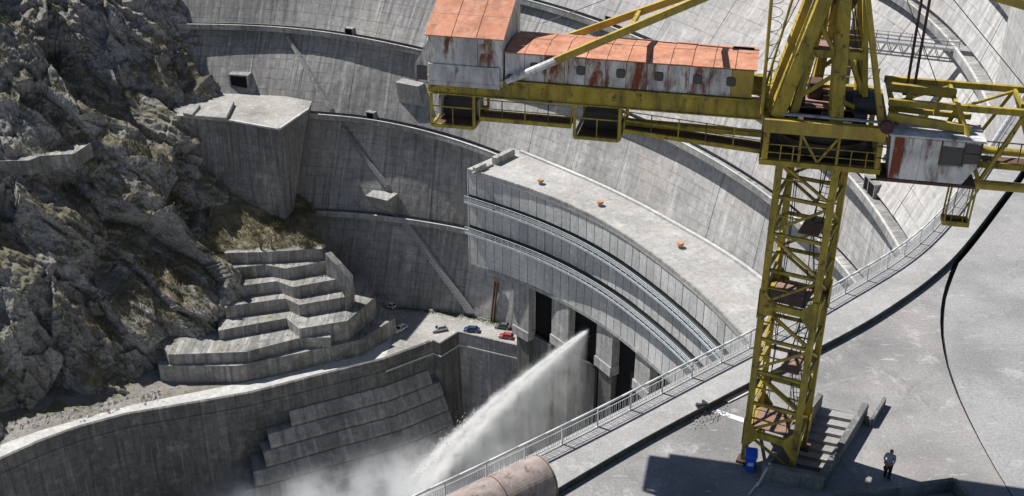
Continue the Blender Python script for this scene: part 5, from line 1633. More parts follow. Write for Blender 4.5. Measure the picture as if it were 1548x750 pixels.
car(588, 464, 150, 'car_white', 'white car half hidden beside the small concrete block', L=4.2)

# ------------------------------------------------------------------ the man
def skin_mesh(name, joints, edges, mat, parent, root=0, sub=2):
    me = bpy.data.meshes.new(name)
    me.from_pydata([j[0] for j in joints], edges, [])
    o = bpy.data.objects.new(name, me); COL.objects.link(o); o.parent = parent
    sk = o.modifiers.new('skin', 'SKIN'); sk.use_smooth_shade = True
    for i, j in enumerate(joints):
        r_ = j[1]
        me.skin_vertices[0].data[i].radius = r_ if hasattr(r_, '__len__') else (r_, r_)
        me.skin_vertices[0].data[i].use_root = (i == root)
    sb = o.modifiers.new('sub', 'SUBSURF'); sb.levels = sub; sb.render_levels = sub
    me.materials.append(M[mat])
    return o
def man():
    p = Pz(1340, 724, 0)
    t = thing('person', 'man in light blue shirt and dark trousers standing with hands behind his back', 'person', (p.x, p.y, 0))
    t.rotation_euler = (0, 0, R(48))       # local +X is the way he faces
    J = [((0, 0, 0.95), (0.13, 0.16)), ((0.01, 0, 1.12), (0.125, 0.155)), ((0.02, 0, 1.32), (0.13, 0.18)), ((0.0, 0, 1.45), (0.08, 0.12)), ((0.01, 0, 1.52), 0.055), ((0.025, 0, 1.60), (0.085, 0.07)), ((0.02, 0, 1.68), (0.10, 0.08)), ((0.0, 0, 1.745), (0.07, 0.055)),
         ((0, 0.09, 0.90), 0.10), ((0.03, 0.10, 0.5), 0.07), ((-0.04, 0.11, 0.10), 0.045), ((0.05, 0.12, 0.04), (0.04, 0.045)), ((0.17, 0.13, 0.03), (0.03, 0.04)),
         ((0, -0.09, 0.90), 0.10), ((0.0, -0.10, 0.5), 0.07), ((-0.10, -0.11, 0.10), 0.045), ((-0.01, -0.12, 0.04), (0.04, 0.045)), ((0.11, -0.13, 0.03), (0.03, 0.04)),
         ((0.0, 0.19, 1.42), 0.06), ((-0.09, 0.26, 1.16), 0.045), ((-0.20, 0.09, 0.98), 0.035), ((-0.22, 0.02, 0.95), 0.035),
         ((0.0, -0.19, 1.42), 0.06), ((-0.09, -0.26, 1.16), 0.045), ((-0.20, -0.09, 0.98), 0.035), ((-0.23, -0.03, 0.94), 0.035)]
    E_ = [(0, 1), (1, 2), (2, 3), (3, 4), (4, 5), (5, 6), (6, 7), (0, 8), (8, 9), (9, 10), (10, 11), (11, 12), (0, 13), (13, 14), (14, 15), (15, 16), (16, 17), (3, 18), (18, 19), (19, 20), (20, 21), (3, 22), (22, 23), (23, 24), (24, 25)]
    body = skin_mesh('body', J, E_, 'skin', t)
    # nose, ears
    m = MB().hexa([(0.11, -0.018, 1.60), (0.135, -0.012, 1.605), (0.135, 0.012, 1.605), (0.11, 0.018, 1.60)], [(0.108, -0.01, 1.66), (0.115, -0.006, 1.66), (0.115, 0.006, 1.66), (0.108, 0.01, 1.66)])
    for s in (-1, 1): m.box((0.0, s * 0.083, 1.63), (0.05, 0.02, 0.07))
    o = bpy.data.objects.new('face', m.mesh('face')); COL.objects.link(o); o.parent = body; o.data.materials.append(M['skin'])
    sh = [((0, 0, 0.90), (0.155, 0.19)), ((0.01, 0, 1.10), (0.155, 0.18)), ((0.02, 0, 1.32), (0.15, 0.20)), ((0.0, 0, 1.445), (0.095, 0.135)), ((0.005, 0, 1.48), 0.075),
          ((0.0, 0.19, 1.42), 0.078), ((-0.06, 0.245, 1.22), 0.07), ((0.0, -0.19, 1.42), 0.078), ((-0.06, -0.245, 1.22), 0.07)]
    skin_mesh('shirt', sh, [(0, 1), (1, 2), (2, 3), (3, 4), (3, 5), (5, 6), (3, 7), (7, 8)], 'shirt_blue', t)
    tr = [((0, 0, 0.96), (0.145, 0.175)), ((0, 0.09, 0.86), 0.115), ((0.03, 0.10, 0.5), 0.088), ((-0.03, 0.11, 0.10), 0.075), ((0, -0.09, 0.86), 0.115), ((0.0, -0.10, 0.5), 0.088), ((-0.09, -0.11, 0.10), 0.075)]
    skin_mesh('trousers', tr, [(0, 1), (1, 2), (2, 3), (0, 4), (4, 5), (5, 6)], 'trouser_dark', t)
    for x, y in ((0.05, 0.12), (-0.01, -0.12)):
        skin_mesh('shoe', [((x - 0.10, y, 0.05), (0.05, 0.05)), ((x, y, 0.05), (0.055, 0.055)), ((x + 0.14, y, 0.035), (0.045, 0.04))], [(0, 1), (1, 2)], 'bag_black', t)
    skin_mesh('hair', [((-0.045, 0, 1.60), (0.055, 0.078)), ((-0.055, 0, 1.67), (0.06, 0.082)), ((-0.03, 0, 1.72), (0.06, 0.07))], [(0, 1), (1, 2)], 'hair_grey', t)
    for s in (-1, 1):                      # fingers of the clasped hands
        for k_ in range(4):
            skin_mesh('finger', [((-0.235 - 0.012 * k_, s * 0.02, 0.95 - 0.018 * k_), 0.011), ((-0.25 - 0.012 * k_, -s * 0.02, 0.925 - 0.018 * k_), 0.010), ((-0.245 - 0.01 * k_, -s * 0.05, 0.92 - 0.018 * k_), 0.009)], [(0, 1), (1, 2)], 'skin', body, sub=1)
    b = thing('jacket', 'dark folded jacket held behind the standing man', 'jacket', (p.x, p.y, 0))
    b.rotation_euler = (0, 0, R(48))
    skin_mesh('folded_cloth', [((-0.27, 0.10, 0.93), (0.09, 0.07)), ((-0.30, 0.03, 0.80), (0.13, 0.10)), ((-0.29, -0.03, 0.66), (0.10, 0.08))], [(0, 1), (1, 2)], 'bag_black', b)
man()

# ------------------------------------------------------------------ litter on the platform
a, b = Pz(1097, 606, 0.05), Pz(1130, 590, 0.05)
tag(MB().beam(a, b, 0.42, 0.06).build('plank', 'plank_wood'), 'pale wooden plank lying by the walkway step', 'plank')
a, b = Pz(1132, 748, 0.05), Pz(1147, 729, 0.05)
tag(MB().beam(a, b, 0.10, 0.08).build('timber', 'plank_wood'), 'thin timber batten lying near the blue bin', 'timber')
a, b = Pz(1146, 722, 0.6), Pz(1164, 700, 0.9)
tag(MB().beam(Vector((a.x, a.y, 0.05)), b, 0.09, 0.07).build('timber', 'plank_wood'), 'thin timber batten leaning on the stairwell parapet', 'timber')
a, b = Pz(1082, 622, 0), Pz(1127, 636, 0)
m = MB()
d = (b - a).normalized(); n_ = Vector((-d.y, d.x, 0)) * 0.2
m.poly([a + n_ + Vector((0, 0, .005)), a - n_ * 0.7 + Vector((0, 0, .005)), b - n_ + Vector((0, 0, .005)), b + n_ * 0.8 + Vector((0, 0, .005))])
tag(m.build('lime_spill', 'white_label', fix=False), 'white spilled lime streak on the platform beside the rubble', 'spill')
rb = MB(); rr2 = random.Random(3)
def pebble(mb, p, s):
    n = len(mb.v)
    o = [(1, 0, 0), (-1, 0, 0), (0, 1, 0), (0, -1, 0), (0, 0, 1), (0, 0, -0.6)]
    an = rr2.uniform(0, 6.28); ca, sa = math.cos(an), math.sin(an)
    for x, y, z in o:
        k_ = s * rr2.uniform(0.6, 1.3)
        mb.v.append((p.x + (x * ca - y * sa) * k_, p.y + (x * sa + y * ca) * k_, p.z + z * k_ * 0.8))
    for f in ((0, 2, 4), (2, 1, 4), (1, 3, 4), (3, 0, 4), (2, 0, 5), (1, 2, 5), (3, 1, 5), (0, 3, 5)):
        mb.face([n + i for i in f])
for i in range(260):
    px = 1072 + rr2.gauss(0, 13); py = 630 + rr2.gauss(0, 5) - 0.25 * (px - 1072)
    pebble(rb, Pz(px, py, 0.02), rr2.uniform(0.02, 0.09))
tag(rb.build('rubble', 'rubble_grey', fix=False), 'small heap of broken grey rubble by the walkway step', None, None, 'stuff')
m = MB()
p = Pz(1062, 613, ZW)
for k_ in range(4):
    m.beam(p + Vector((rr2.uniform(-.3, .3), rr2.uniform(-.2, .2), 0.1)), p + Vector((rr2.uniform(-.5, .6), rr2.uniform(-.4, .3), 0.15)), 0.12, 0.12)
tag(m.build('scrap_metal', 'dark_steel'), 'small dark pile of scrap metal on the walkway edge', 'scrap')
# grass in the kerb angle and along the parking wall
gr = MB()
def blade(mb, p, h, lean=0.35, w=0.02):
    an = rr2.uniform(0, 6.28); d = Vector((math.cos(an), math.sin(an), 0))
    s = Vector((-d.y, d.x, 0)) * w
    mb.v += [tuple(p - s), tuple(p + s), tuple(p + d * h * lean + Vector((0, 0, h)))]
    n = len(mb.v); mb.face((n - 3, n - 2, n - 1))
for i in range(2600):
    x = rr2.uniform(855, 930); y = 731 + (x - 860) * -0.58 + abs(rr2.gauss(0, 2.2))
    blade(gr, Pz(x, y, 0.0), rr2.uniform(0.05, 0.18))
tag(gr.build('kerb_grass', 'green_grass', fix=False), 'line of green grass growing along the walkway kerb', None, None, 'stuff')
gr = MB()
for i in range(3500):
    th = rr2.uniform(43, 62); r_ = rl(-130.0, th) - abs(rr2.gauss(0, 1.0)) + 0.2
    blade(gr, pol(th, r_, -130), rr2.uniform(0.2, 0.6), w=0.08)
tag(gr.build('wall_foot_grass', 'green_grass', fix=False), 'green grass strip along the foot of the dam wall', None, None, 'stuff')

# ------------------------------------------------------------------ vegetation on the hillside and cliff
def tuft_mesh(pts, hmin, hmax, name, mat, label, nb=7, w=0.07, spread=0.35):
    n = len(pts); rs_ = np.random.RandomState(5)
    A = np.repeat(pts, nb, 0) + rs_.normal(size=(n * nb, 3)) * (spread, spread, 0.05)
    h = rs_.uniform(hmin, hmax, n * nb)[:, None]
    an = rs_.uniform(0, 2 * np.pi, n * nb); d = np.c_[np.cos(an), np.sin(an), 0 * an]; s = np.c_[-d[:, 1], d[:, 0], 0 * an] * w
    V_ = np.stack((A - s, A + s, A + d * h * 0.5 + np.c_[0 * an, 0 * an, h[:, 0]]), 1).reshape(-1, 3)
    me = bpy.data.meshes.new(name); k_ = n * nb
    me.vertices.add(k_ * 3); me.vertices.foreach_set('co', V_.ravel())
    me.loops.add(k_ * 3); me.loops.foreach_set('vertex_index', np.arange(k_ * 3))
    me.polygons.add(k_); me.polygons.foreach_set('loop_start', np.arange(k_) * 3)
    me.update(calc_edges=True); me.materials.append(M[mat])
    o = bpy.data.objects.new(name, me); COL.objects.link(o)
    tag(o, label, None, None, 'stuff')
rs0 = np.random.RandomState(9)
tuft_mesh(HILL[rs0.choice(len(HILL), 3000)], 0.25, 0.8, 'hill_grass', 'dry_grass', 'dry yellow grass tufts covering the slope above the terraces')
du = np.gradient(CL, axis=0); dv = np.gradient(CL, axis=1); nr = np.cross(du, dv); nr /= np.linalg.norm(nr, axis=-1)[..., None]
if nr[..., 2].mean() < 0: nr = -nr
msk = (nr[..., 2] > 0.42).reshape(-1)
cp = CL.reshape(-1, 3)
gp_ = fbm(cp[msk] / 16.0, 4)
cand = cp[msk][gp_ > -0.08]
tuft_mesh(cand[rs0.choice(len(cand), 12000)], 0.25, 0.9, 'cliff_grass', 'dry_grass', 'dry olive grass and scrub on the cliff ledges', nb=6, w=0.10, spread=0.5)
sc = MB()
for i in range(420):                       # scree at the cliff foot and rubble on the terraces
    t_ = rr2.random()
    x = 250 * t_ + rr2.gauss(0, 12); y0 = 652 - 0.22 * x; y = y0 - 8 + abs(rr2.gauss(0, 9))
    pebble(sc, Pz(x, y, -130.0), 0.10 + 0.9 * rr2.random() ** 5)
tag(sc.build('scree', 'rubble_grey', fix=False), 'broken grey scree scattered at the foot of the cliff', None, None, 'stuff')
sc = MB(); wd_pts = []
for i, (zt, px) in enumerate(TR):
    pts = [Pz(x, y, zt) for x, y in px]
    for a, b in zip(pts, pts[1:]):
        n_ = int((b - a).length * 1.1)
        for j in range(n_):
            p = a + (b - a) * rr2.random() + Vector((rr2.uniform(-.2, .2), 0.4 + 2.6 * rr2.random() ** 0.6, 0.02))
            if rr2.random() < 0.45: pebble(sc, p, rr2.uniform(0.06, 0.22))
            else: wd_pts.append(tuple(p))
tag(sc.build('terrace_rubble', 'rubble_grey', fix=False), 'small rubble lying on the terrace treads', None, None, 'stuff')
tuft_mesh(np.array(wd_pts), 0.15, 0.5, 'terrace_weeds', 'dry_grass', 'dry weeds growing along the terrace treads', nb=7, w=0.06, spread=0.25)
def shrub(name, label, cat, p, h, spread, nst, leaf, group=None):
    t = thing(name, label, cat, tuple(p), group)
    m = MB(); tips = []
    for i in range(nst):
        an = rr2.uniform(0, 6.28); l = rr2.uniform(0.6, 1.0) * h
        q = Vector(p) + Vector((math.cos(an) * spread * rr2.random(), math.sin(an) * spread * rr2.random(), l))
        m.tube(Vector(p) + Vector((0, 0, -0.2)), q, 0.06 * h / 2, 0.02, n=5); tips.append(q)
        for j in range(4):
            b0 = Vector(p) + (q - Vector(p)) * rr2.uniform(0.35, 0.95)
            b1 = b0 + Vector((rr2.gauss(0, .35) * spread, rr2.gauss(0, .35) * spread, rr2.uniform(0.1, 0.4) * h * 0.6))
            m.tube(b0, b1, 0.025, 0.01, n=4); tips.append(b1)
    m.build('stem', 'bark', t)
    lf = MB()
    for q in tips:
        for j in range(leaf):
            c_ = q + Vector((rr2.gauss(0, .28), rr2.gauss(0, .28), rr2.gauss(0, .25))) * (spread * 0.6)
            a = Vector((rr2.gauss(0, 1), rr2.gauss(0, 1), rr2.gauss(0, 1))).normalized() * 0.16; b = Vector((rr2.gauss(0, 1), rr2.gauss(0, 1), rr2.gauss(0, 1))).normalized() * 0.13
            lf.poly([c_ - a, c_ + b, c_ + a, c_ - b])
    lf.build('foliage', 'shrub_leaf', t, fix=False)
def hill_at(px, py, Yd):
    p = PY(px, py, Yd); d = HILL - np.array(p); return Vector(HILL[(d[:, 0] ** 2 + d[:, 1] ** 2).argmin()])
shrub('shrub', 'round brown twiggy shrub at the right edge of the terrace hillside', 'shrub', hill_at(462, 368, 264), 2.6, 2.2, 14, 10, 'shrubs on the hillside')
shrub('shrub', 'low dark twiggy shrub left of the hillside above the terraces', 'shrub', hill_at(418, 345, 272), 2.4, 2.0, 12, 8, 'shrubs on the hillside')
shrub('sapling', 'thin bare upright sapling on the hillside nearest the cliff', 'tree', hill_at(391, 372, 262), 6.0, 1.2, 4, 2, 'bare saplings on the hillside')
shrub('sapling', 'thin bare upright sapling in the middle of the hillside', 'tree', hill_at(409, 372, 263), 5.0, 1.1, 4, 2, 'bare saplings on the hillside')
def cl_at(px, py):
    r = np.array(ray(px, py)); v = cp - np.array((0, 0, CAM_H)); t = v @ r / (r @ r)
    e = np.linalg.norm(v - t[:, None] * r, axis=1) + 0.02 * t
    return Vector(cp[e.argmin()])
for (x, y, h, lb) in ((322, 215, 3.0, 'green shrub on the spur crest beside the abutment block'), (345, 255, 3.0, 'dark shrub below the abutment block on the steep spur'), (352, 292, 2.4, 'lowest dark shrub on the right flank of the spur'), (262, 110, 3.0, 'dark shrub by the stepped footings beside the dam'), (118, 245, 2.0, 'small shrub at the end of the ledge road')):
    shrub('shrub', lb, 'shrub', cl_at(x, y), h, h * 0.7, 12, 9, 'shrubs on the cliff')

# ------------------------------------------------------------------ ledge road on the cliff, with its wall, portal and pole
lr = thing('ledge_road', 'short walled road ledge cut into the cliff on the far left', 'road ledge', tuple(Pz(60, 240, -78.4)))
ledge_px = [(-60, 252), (0, 248), (45, 247), (62, 240), (112, 237), (138, 220), (120, 212), (60, 215), (20, 226), (-60, 232)]
tops = [Pz(x, y, -78.4) for x, y in ledge_px]
MB().hexa([(p.x, p.y, -81.6) for p in tops], [tuple(p) for p in tops]).build('ledge_slab', 'terrace_concrete', lr)
m = MB()
for a, b in zip(tops[:6], tops[1:6]):
    d = (b - a).normalized(); n_ = Vector((-d.y, d.x, 0)) * 0.2
    m.hexa([a - n_ * 0.2 + Vector((0, 0, -0.2)), b - n_ * 0.2 + Vector((0, 0, -0.2)), b + n_ + Vector((0, 0, -0.2)), a + n_ + Vector((0, 0, -0.2))],
           [a - n_ * 0.2 + Vector((0, 0, 0.8)), b - n_ * 0.2 + Vector((0, 0, 0.8)), b + n_ + Vector((0, 0, 0.8)), a + n_ + Vector((0, 0, 0.8))])
m.build('parapet', 'terrace_concrete', lr)
pc = Pz(10, 228, -78.4) + Vector((0, 1.5, 0))
m = MB()
for s in (-1, 1): m.box((pc.x + s * 1.9, pc.y + 1.5, -76.3), (0.9, 5, 4.2))
m.box((pc.x, pc.y + 1.5, -73.8), (4.7, 5, 0.9))
po = m.build('tunnel_portal', 'terrace_concrete', lr)
MB().box((pc.x, pc.y + 2.0, -76.4), (2.95, 4.6, 4.0)).build('opening', 'black_void', po)
pl = Pz(69, 238, -78.4)
up_ = thing('utility_pole', 'thin dark utility pole standing at the ledge road wall', 'pole', tuple(pl))
MB().tube(pl, pl + Vector((0, 0, 7.5)), 0.16, 0.11, n=7).build('pole_shaft', 'bark', up_)
MB().beam(pl + Vector((-0.9, 0, 6.9)), pl + Vector((0.9, 0, 6.9)), 0.12, 0.14).build('cross_arm', 'bark', up_)
# stepped concrete footings between cliff and dam
for i, (x, y) in enumerate(((230, 44), (243, 55), (256, 66), (265, 82), (275, 100), (296, 146))):
    p = PY(x, y, 313 - 2.2 * i)
    tag(MB().box((p.x, p.y + 1.5, p.z - 2.2), (2.6, 4.5, 4.4), -0.3).build('stepped_footing', 'terrace_concrete', bevel=0.1),
        ['topmost', 'second from top', 'third from top', 'fourth from top', 'fifth from top', 'lowest and largest'][i] + ' stepped concrete footing between cliff and dam', 'footing', 'stepped footings beside the dam')

# ------------------------------------------------------------------ inspection gantry cantilevered from the dam at upper right
ga = thing('inspection_gantry', 'grey steel lattice gantry bridge reaching out from the dam behind the crane', 'gantry', tuple(PY(1440, 92, 168)))
gE = PY(1446, 92, 168); gS = PY(1285, 84, 174)
gd = (gS - gE); gd.z = 0; gl = gd.length; gd.normalize(); gsd = Vector((-gd.y, gd.x, 0))
for s in (-1, 1):
    for dz in (0, 1.9):
        MB().beam(gE + gsd * s * 0.8 + Vector((0, 0, dz)), gE + gd * gl + gsd * s * 0.8 + Vector((0, 0, dz)), 0.34 if dz else 0.22, 0.34 if dz else 0.22).build('gantry_chord', 'galvanised' if dz else 'grey_steel', ga)
    nn2 = 9
    for i in range(nn2):
        a = gE + gd * gl * i / nn2 + gsd * s * 0.8; b = gE + gd * gl * (i + 0.5) / nn2 + gsd * s * 0.8; c_ = gE + gd * gl * (i + 1) / nn2 + gsd * s * 0.8
        MB().beam(a + Vector((0, 0, 1.9)), b, 0.12).build('gantry_brace', 'grey_steel', ga)
        MB().beam(b, c_ + Vector((0, 0, 1.9)), 0.12).build('gantry_brace', 'grey_steel', ga)
        MB().beam(a + Vector((0, 0, 1.9)), a + Vector((0, 0, 3.2)), 0.09).build('gantry_post', 'grey_steel', ga)
    for h in (2.6, 3.2):
        MB().beam(gE + gsd * s * 0.8 + Vector((0, 0, h)), gE + gd * gl + gsd * s * 0.8 + Vector((0, 0, h)), 0.08).build('gantry_rail', 'grey_steel', ga)
MB().beam(gE + Vector((0, 0, 1.95)), gE + gd * gl + Vector((0, 0, 1.95)), 1.5, 0.1).build('gantry_deck', 'grey_steel', ga)
MB().box(gE + Vector((0, 0, 1.3)) - gd * 1.2, (3.4, 2.6, 1.6), math.atan2(gd.y, gd.x)).build('gantry_seat', 'grey_steel', ga)
MB().beam(gE + gd * gl + Vector((0, 0, -6)), gE + gd * gl + Vector((0, 0, 6)), 0.7, 0.9).build('gantry_mast', 'dark_steel', ga)

# ------------------------------------------------------------------ water jet and mist
_jt, _jz = cyl(890, 498, 155.6)
JA, JB = pol(_jt, 155.6, _jz), Pz(608, 760, -162)
def jet_pt(s):                              # ballistic arc
    p = JA + (JB - JA) * s
    p.z = JA.z + (JB.z - JA.z) * (0.78 * s + 0.22 * s * s)
    return p
rsj = np.random.RandomState(21)
def shards(n, sfun, name, label, mat):
    s = sfun(n)
    base = np.array([tuple(jet_pt(float(x))) for x in np.linspace(0, 1.1, 400)])
    P = np.stack([np.interp(s, np.linspace(0, 1.1, 400), base[:, i]) for i in range(3)], 1)
    rad = 0.35 + 4.2 * s ** 1.25
    g_ = rsj.normal(size=(n, 3)) * rad[:, None] * np.array((0.42, 0.42, 0.5))
    fall = rsj.exponential(1.0, n) * (rsj.rand(n) < 0.35) * (1.0 + 7.0 * s)
    g_[:, 2] -= fall; g_[:, 0] += 0.15 * fall
    wob = 1.0 * fbm(np.c_[s * 16, s * 0, s * 0] + 3, 3) * (0.4 + 2 * s)
    P = P + g_; P[:, 2] += wob
    sz = rsj.uniform(0.02, 0.07, n) * (0.7 + 1.0 * s) * np.where(fall > 0, 0.65, 1.0)
    D = np.array(JB - JA); D /= np.linalg.norm(D)
    a = rsj.normal(size=(n, 3)); a /= np.linalg.norm(a, axis=1)[:, None]
    b = np.cross(a, D); b /= np.linalg.norm(b, axis=1)[:, None]
    c_ = np.cross(b, D)
    le = sz[:, None] * rsj.uniform(1.6, 4.0, n)[:, None]
    V_ = np.stack((P + D * le, P + b * sz[:, None], P + c_ * sz[:, None], P - b * sz[:, None] * 0.8 - c_ * sz[:, None] * 0.6, P - D * le), 1)
    F_ = np.array(((0, 1, 2), (0, 2, 3), (0, 3, 1), (4, 2, 1), (4, 3, 2), (4, 1, 3)))
    fa = (np.arange(n)[:, None, None] * 5 + F_[None]).reshape(-1, 3)
    me = bpy.data.meshes.new(name)
    me.vertices.add(n * 5); me.vertices.foreach_set('co', V_.ravel())
    me.loops.add(fa.size); me.loops.foreach_set('vertex_index', fa.ravel())
    me.polygons.add(len(fa)); me.polygons.foreach_set('loop_start', np.arange(len(fa)) * 3)
    me.update(calc_edges=True); me.materials.append(M[mat])
    o = bpy.data.objects.new(name, me); COL.objects.link(o)
    tag(o, label, None, None, 'stuff')
shards(40000, lambda n: rsj.rand(n) ** 0.9 * 1.08, 'spray_droplets', 'flying white droplets around the water jet', 'white_water')
class VN:                                   # small arithmetic helper for volume density
    def __init__(self, t): self.t = t
    def m(self, op, a, b=0.0, clamp=False):
        x = self.t.nodes.new('ShaderNodeMath'); x.operation = op; x.use_clamp = clamp
        for s_, v in ((x.inputs[0], a), (x.inputs[1], b)):
            if hasattr(v, 'is_output'): self.t.links.new(v, s_)
            else: s_.default_value = float(v)
        return x.outputs[0]
def jet_volume():
    dh = Vector((JB.x - JA.x, JB.y - JA.y, 0)); Lh = dh.length; dh.normalize(); nh = Vector((-dh.y, dh.x, 0))
    k = bpy.data.materials.new('jet_volume'); k.use_nodes = True; t = k.node_tree; t.nodes.clear(); v = VN(t)
    out = t.nodes.new('ShaderNodeOutputMaterial'); pv = t.nodes.new('ShaderNodeVolumePrincipled')
    pv.inputs['Color'].default_value = (0.99, 0.99, 0.985, 1); pv.inputs['Anisotropy'].default_value = 0.0
    pos = t.nodes.new('ShaderNodeNewGeometry').outputs['Position']
    sb = t.nodes.new('ShaderNodeVectorMath'); sb.operation = 'SUBTRACT'; t.links.new(pos, sb.inputs[0]); sb.inputs[1].default_value = JA
    def dot(a):
        d = t.nodes.new('ShaderNodeVectorMath'); d.operation = 'DOT_PRODUCT'; t.links.new(sb.outputs[0], d.inputs[0]); d.inputs[1].default_value = a
        return d.outputs['Value']
    s = v.m('DIVIDE', dot(dh), Lh); l = dot(nh); z = dot(Vector((0, 0, 1)))
    dz = JB.z - JA.z
    zc = v.m('MULTIPLY', v.m('ADD', v.m('MULTIPLY', s, 0.78), v.m('MULTIPLY', v.m('MULTIPLY', s, s), 0.22)), dz)
    # turbulence
    mp = t.nodes.new('ShaderNodeMapping'); mp.inputs['Rotation'].default_value = (0, 0, -math.atan2(dh.y, dh.x)); t.links.new(sb.outputs[0], mp.inputs[0])
    mp2 = t.nodes.new('ShaderNodeMapping'); mp2.inputs['Scale'].default_value = (0.22, 0.5, 0.34); t.links.new(mp.outputs[0], mp2.inputs[0])
    nz = t.nodes.new('ShaderNodeTexNoise'); nz.inputs['Scale'].default_value = 1.0; nz.inputs['Detail'].default_value = 6; nz.inputs['Roughness'].default_value = 0.66; nz.inputs['Distortion'].default_value = 0.7
    t.links.new(mp2.outputs[0], nz.inputs['Vector'])
    n0 = v.m('SUBTRACT', nz.outputs[0], 0.5)
    rad = v.m('ADD', v.m('MULTIPLY', v.m('POWER', v.m('MAXIMUM', s, 0.0), 1.1), 5.0), 0.6)
    h = v.m('ADD', v.m('SUBTRACT', z, zc), v.m('MULTIPLY', v.m('MULTIPLY', n0, rad), 2.3))
    up = v.m('MAXIMUM', h, 0.0); dn = v.m('MAXIMUM', v.m('MULTIPLY', h, -1.0), 0.0)
    def gauss(a, w): return v.m('EXPONENT', v.m('MULTIPLY', v.m('POWER', v.m('DIVIDE', a, w), 2.0), -1.0))
    lat = gauss(v.m('ABSOLUTE', l), v.m('MULTIPLY', rad, 0.75))
    core = v.m('MULTIPLY', v.m('MULTIPLY', gauss(up, v.m('MULTIPLY', rad, 0.30)), gauss(dn, v.m('MULTIPLY', rad, 0.85))), lat)
    core = v.m('DIVIDE', v.m('MULTIPLY', core, 12.0), rad)
    core = v.m('MULTIPLY', core, v.m('MULTIPLY', v.m('SUBTRACT', nz.outputs[0], 0.37), 7.0, False)); core = v.m('MAXIMUM', core, 0.0)
    fall = v.m('EXPONENT', v.m('DIVIDE', v.m('MULTIPLY', dn, -1.0), v.m('ADD', v.m('MULTIPLY', s, 12.0), 9.0)))
    cur = v.m('MULTIPLY', v.m('MULTIPLY', fall, gauss(v.m('ABSOLUTE', l), v.m('ADD', v.m('MULTIPLY', rad, 1.0), 1.0))), gauss(up, v.m('MULTIPLY', rad, 0.3)))
    mp3 = t.nodes.new('ShaderNodeMapping'); mp3.inputs['Scale'].default_value = (0.28, 0.28, 0.10); t.links.new(mp.outputs[0], mp3.inputs[0])
    n2 = t.nodes.new('ShaderNodeTexNoise'); n2.inputs['Scale'].default_value = 1.0; n2.inputs['Detail'].default_value = 4; n2.inputs['Roughness'].default_value = 0.6; t.links.new(mp3.outputs[0], n2.inputs['Vector'])
    cur = v.m('MULTIPLY', cur, v.m('MULTIPLY', v.m('MAXIMUM', v.m('SUBTRACT', n2.outputs[0], 0.36), 0.0), 2.8))
    start = v.m('MULTIPLY', s, 25.0, True)
    den = v.m('MULTIPLY', v.m('ADD', core, cur), start)
    t.links.new(den, pv.inputs['Density']); t.links.new(pv.outputs[0], out.inputs['Volume'])
    k.cycles.volume_step_rate = 0.07
    a0 = JA - dh * 0.3; b0 = JB + dh * 6; w0, w1 = 4.5, 9.0
    z0 = -162.9
    P_ = lambda p, w, zz: Vector((p.x + nh.x * w, p.y + nh.y * w, zz))
    ring0 = [P_(a0, -w0, z0), P_(b0, -w1, z0), P_(b0, w1, z0), P_(a0, w0, z0)]
    ring1 = [P_(a0, -w0, JA.z + 1.2), P_(b0, -w1, JB.z + 7), P_(b0, w1, JB.z + 7), P_(a0, w0, JA.z + 1.2)]
    tag(MB().hexa(ring0, ring1).build('water_jet', k), 'powerful white jet of water bursting from a gate with falling spray', None, None, 'stuff')
jet_volume()
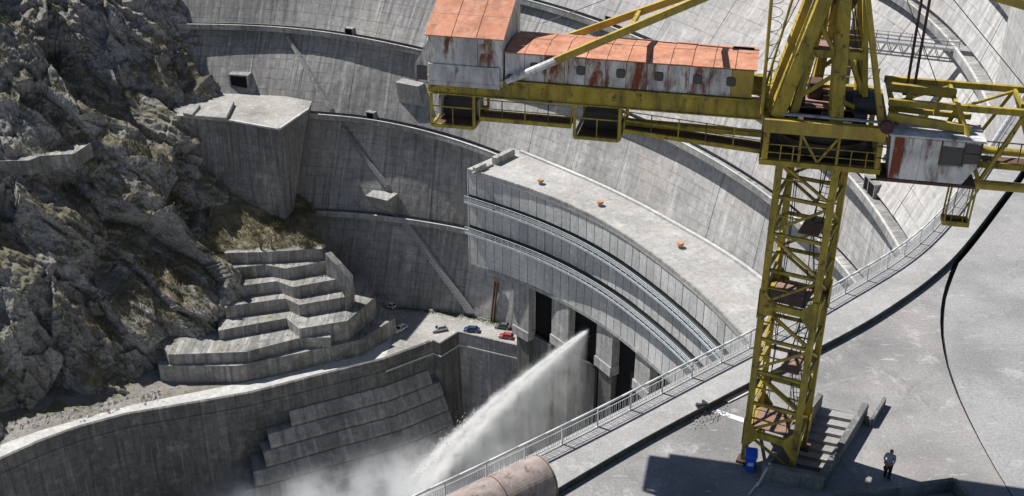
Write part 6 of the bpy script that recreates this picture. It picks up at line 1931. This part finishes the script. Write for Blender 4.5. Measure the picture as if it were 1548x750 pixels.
# mist: a closed cloud under and around the jet with soft noisy density
def mist(name, label, ring0, ring1, density, scale, col, soft):
    m = MB().hexa(ring0, ring1)
    k = bpy.data.materials.new(name + '_volume'); k.use_nodes = True
    t = k.node_tree; t.nodes.clear()
    out = t.nodes.new('ShaderNodeOutputMaterial'); pv = t.nodes.new('ShaderNodeVolumePrincipled')
    pv.inputs['Color'].default_value = (*col, 1); pv.inputs['Anisotropy'].default_value = 0.2
    tc = t.nodes.new('ShaderNodeTexCoord')
    nz = t.nodes.new('ShaderNodeTexNoise'); nz.inputs['Scale'].default_value = scale; nz.inputs['Detail'].default_value = 4; nz.inputs['Roughness'].default_value = 0.6
    geo = t.nodes.new('ShaderNodeNewGeometry')
    t.links.new(geo.outputs['Position'], nz.inputs['Vector'])
    rp = t.nodes.new('ShaderNodeMapRange'); rp.inputs['From Min'].default_value = 0.38; rp.inputs['From Max'].default_value = 0.68; rp.inputs['To Max'].default_value = density
    t.links.new(nz.outputs[0], rp.inputs['Value'])
    # fade to nothing towards the faces of the box (generated 0..1)
    sep = t.nodes.new('ShaderNodeSeparateXYZ'); t.links.new(tc.outputs['Generated'], sep.inputs[0])
    prod = rp.outputs[0]
    for ax, (lo, hi) in soft.items():
        for sgn, wd in ((0, lo), (1, hi)):
            if not wd: continue
            mr = t.nodes.new('ShaderNodeMapRange'); mr.interpolation_type = 'SMOOTHSTEP'
            mr.inputs['From Min'].default_value = 0.0 if sgn == 0 else 1.0
            mr.inputs['From Max'].default_value = wd if sgn == 0 else 1.0 - wd
            t.links.new(sep.outputs[ax], mr.inputs['Value'])
            mu = t.nodes.new('ShaderNodeMath'); mu.operation = 'MULTIPLY'
            t.links.new(prod, mu.inputs[0]); t.links.new(mr.outputs[0], mu.inputs[1]); prod = mu.outputs[0]
    t.links.new(prod, pv.inputs['Density']); t.links.new(pv.outputs[0], out.inputs['Volume'])
    k.cycles.volume_step_rate = 0.3
    o = m.build(name, k); tag(o, label, None, None, 'stuff')
mist('basin_mist', 'white mist drifting over the stilling basin', [(-84, 215, -162), (8, 215, -162), (8, 246, -162), (-84, 246, -162)], [(-84, 215, -146), (8, 215, -146), (8, 246, -146), (-84, 246, -146)], 0.5, 0.11, (0.93, 0.94, 0.95), {0: (0.35, 0.2), 1: (0.15, 0.35), 2: (0, 0.75)})
print('objects', len(bpy.data.objects), 'tris', sum(len(o.data.polygons) for o in bpy.data.objects if o.type == 'MESH'))
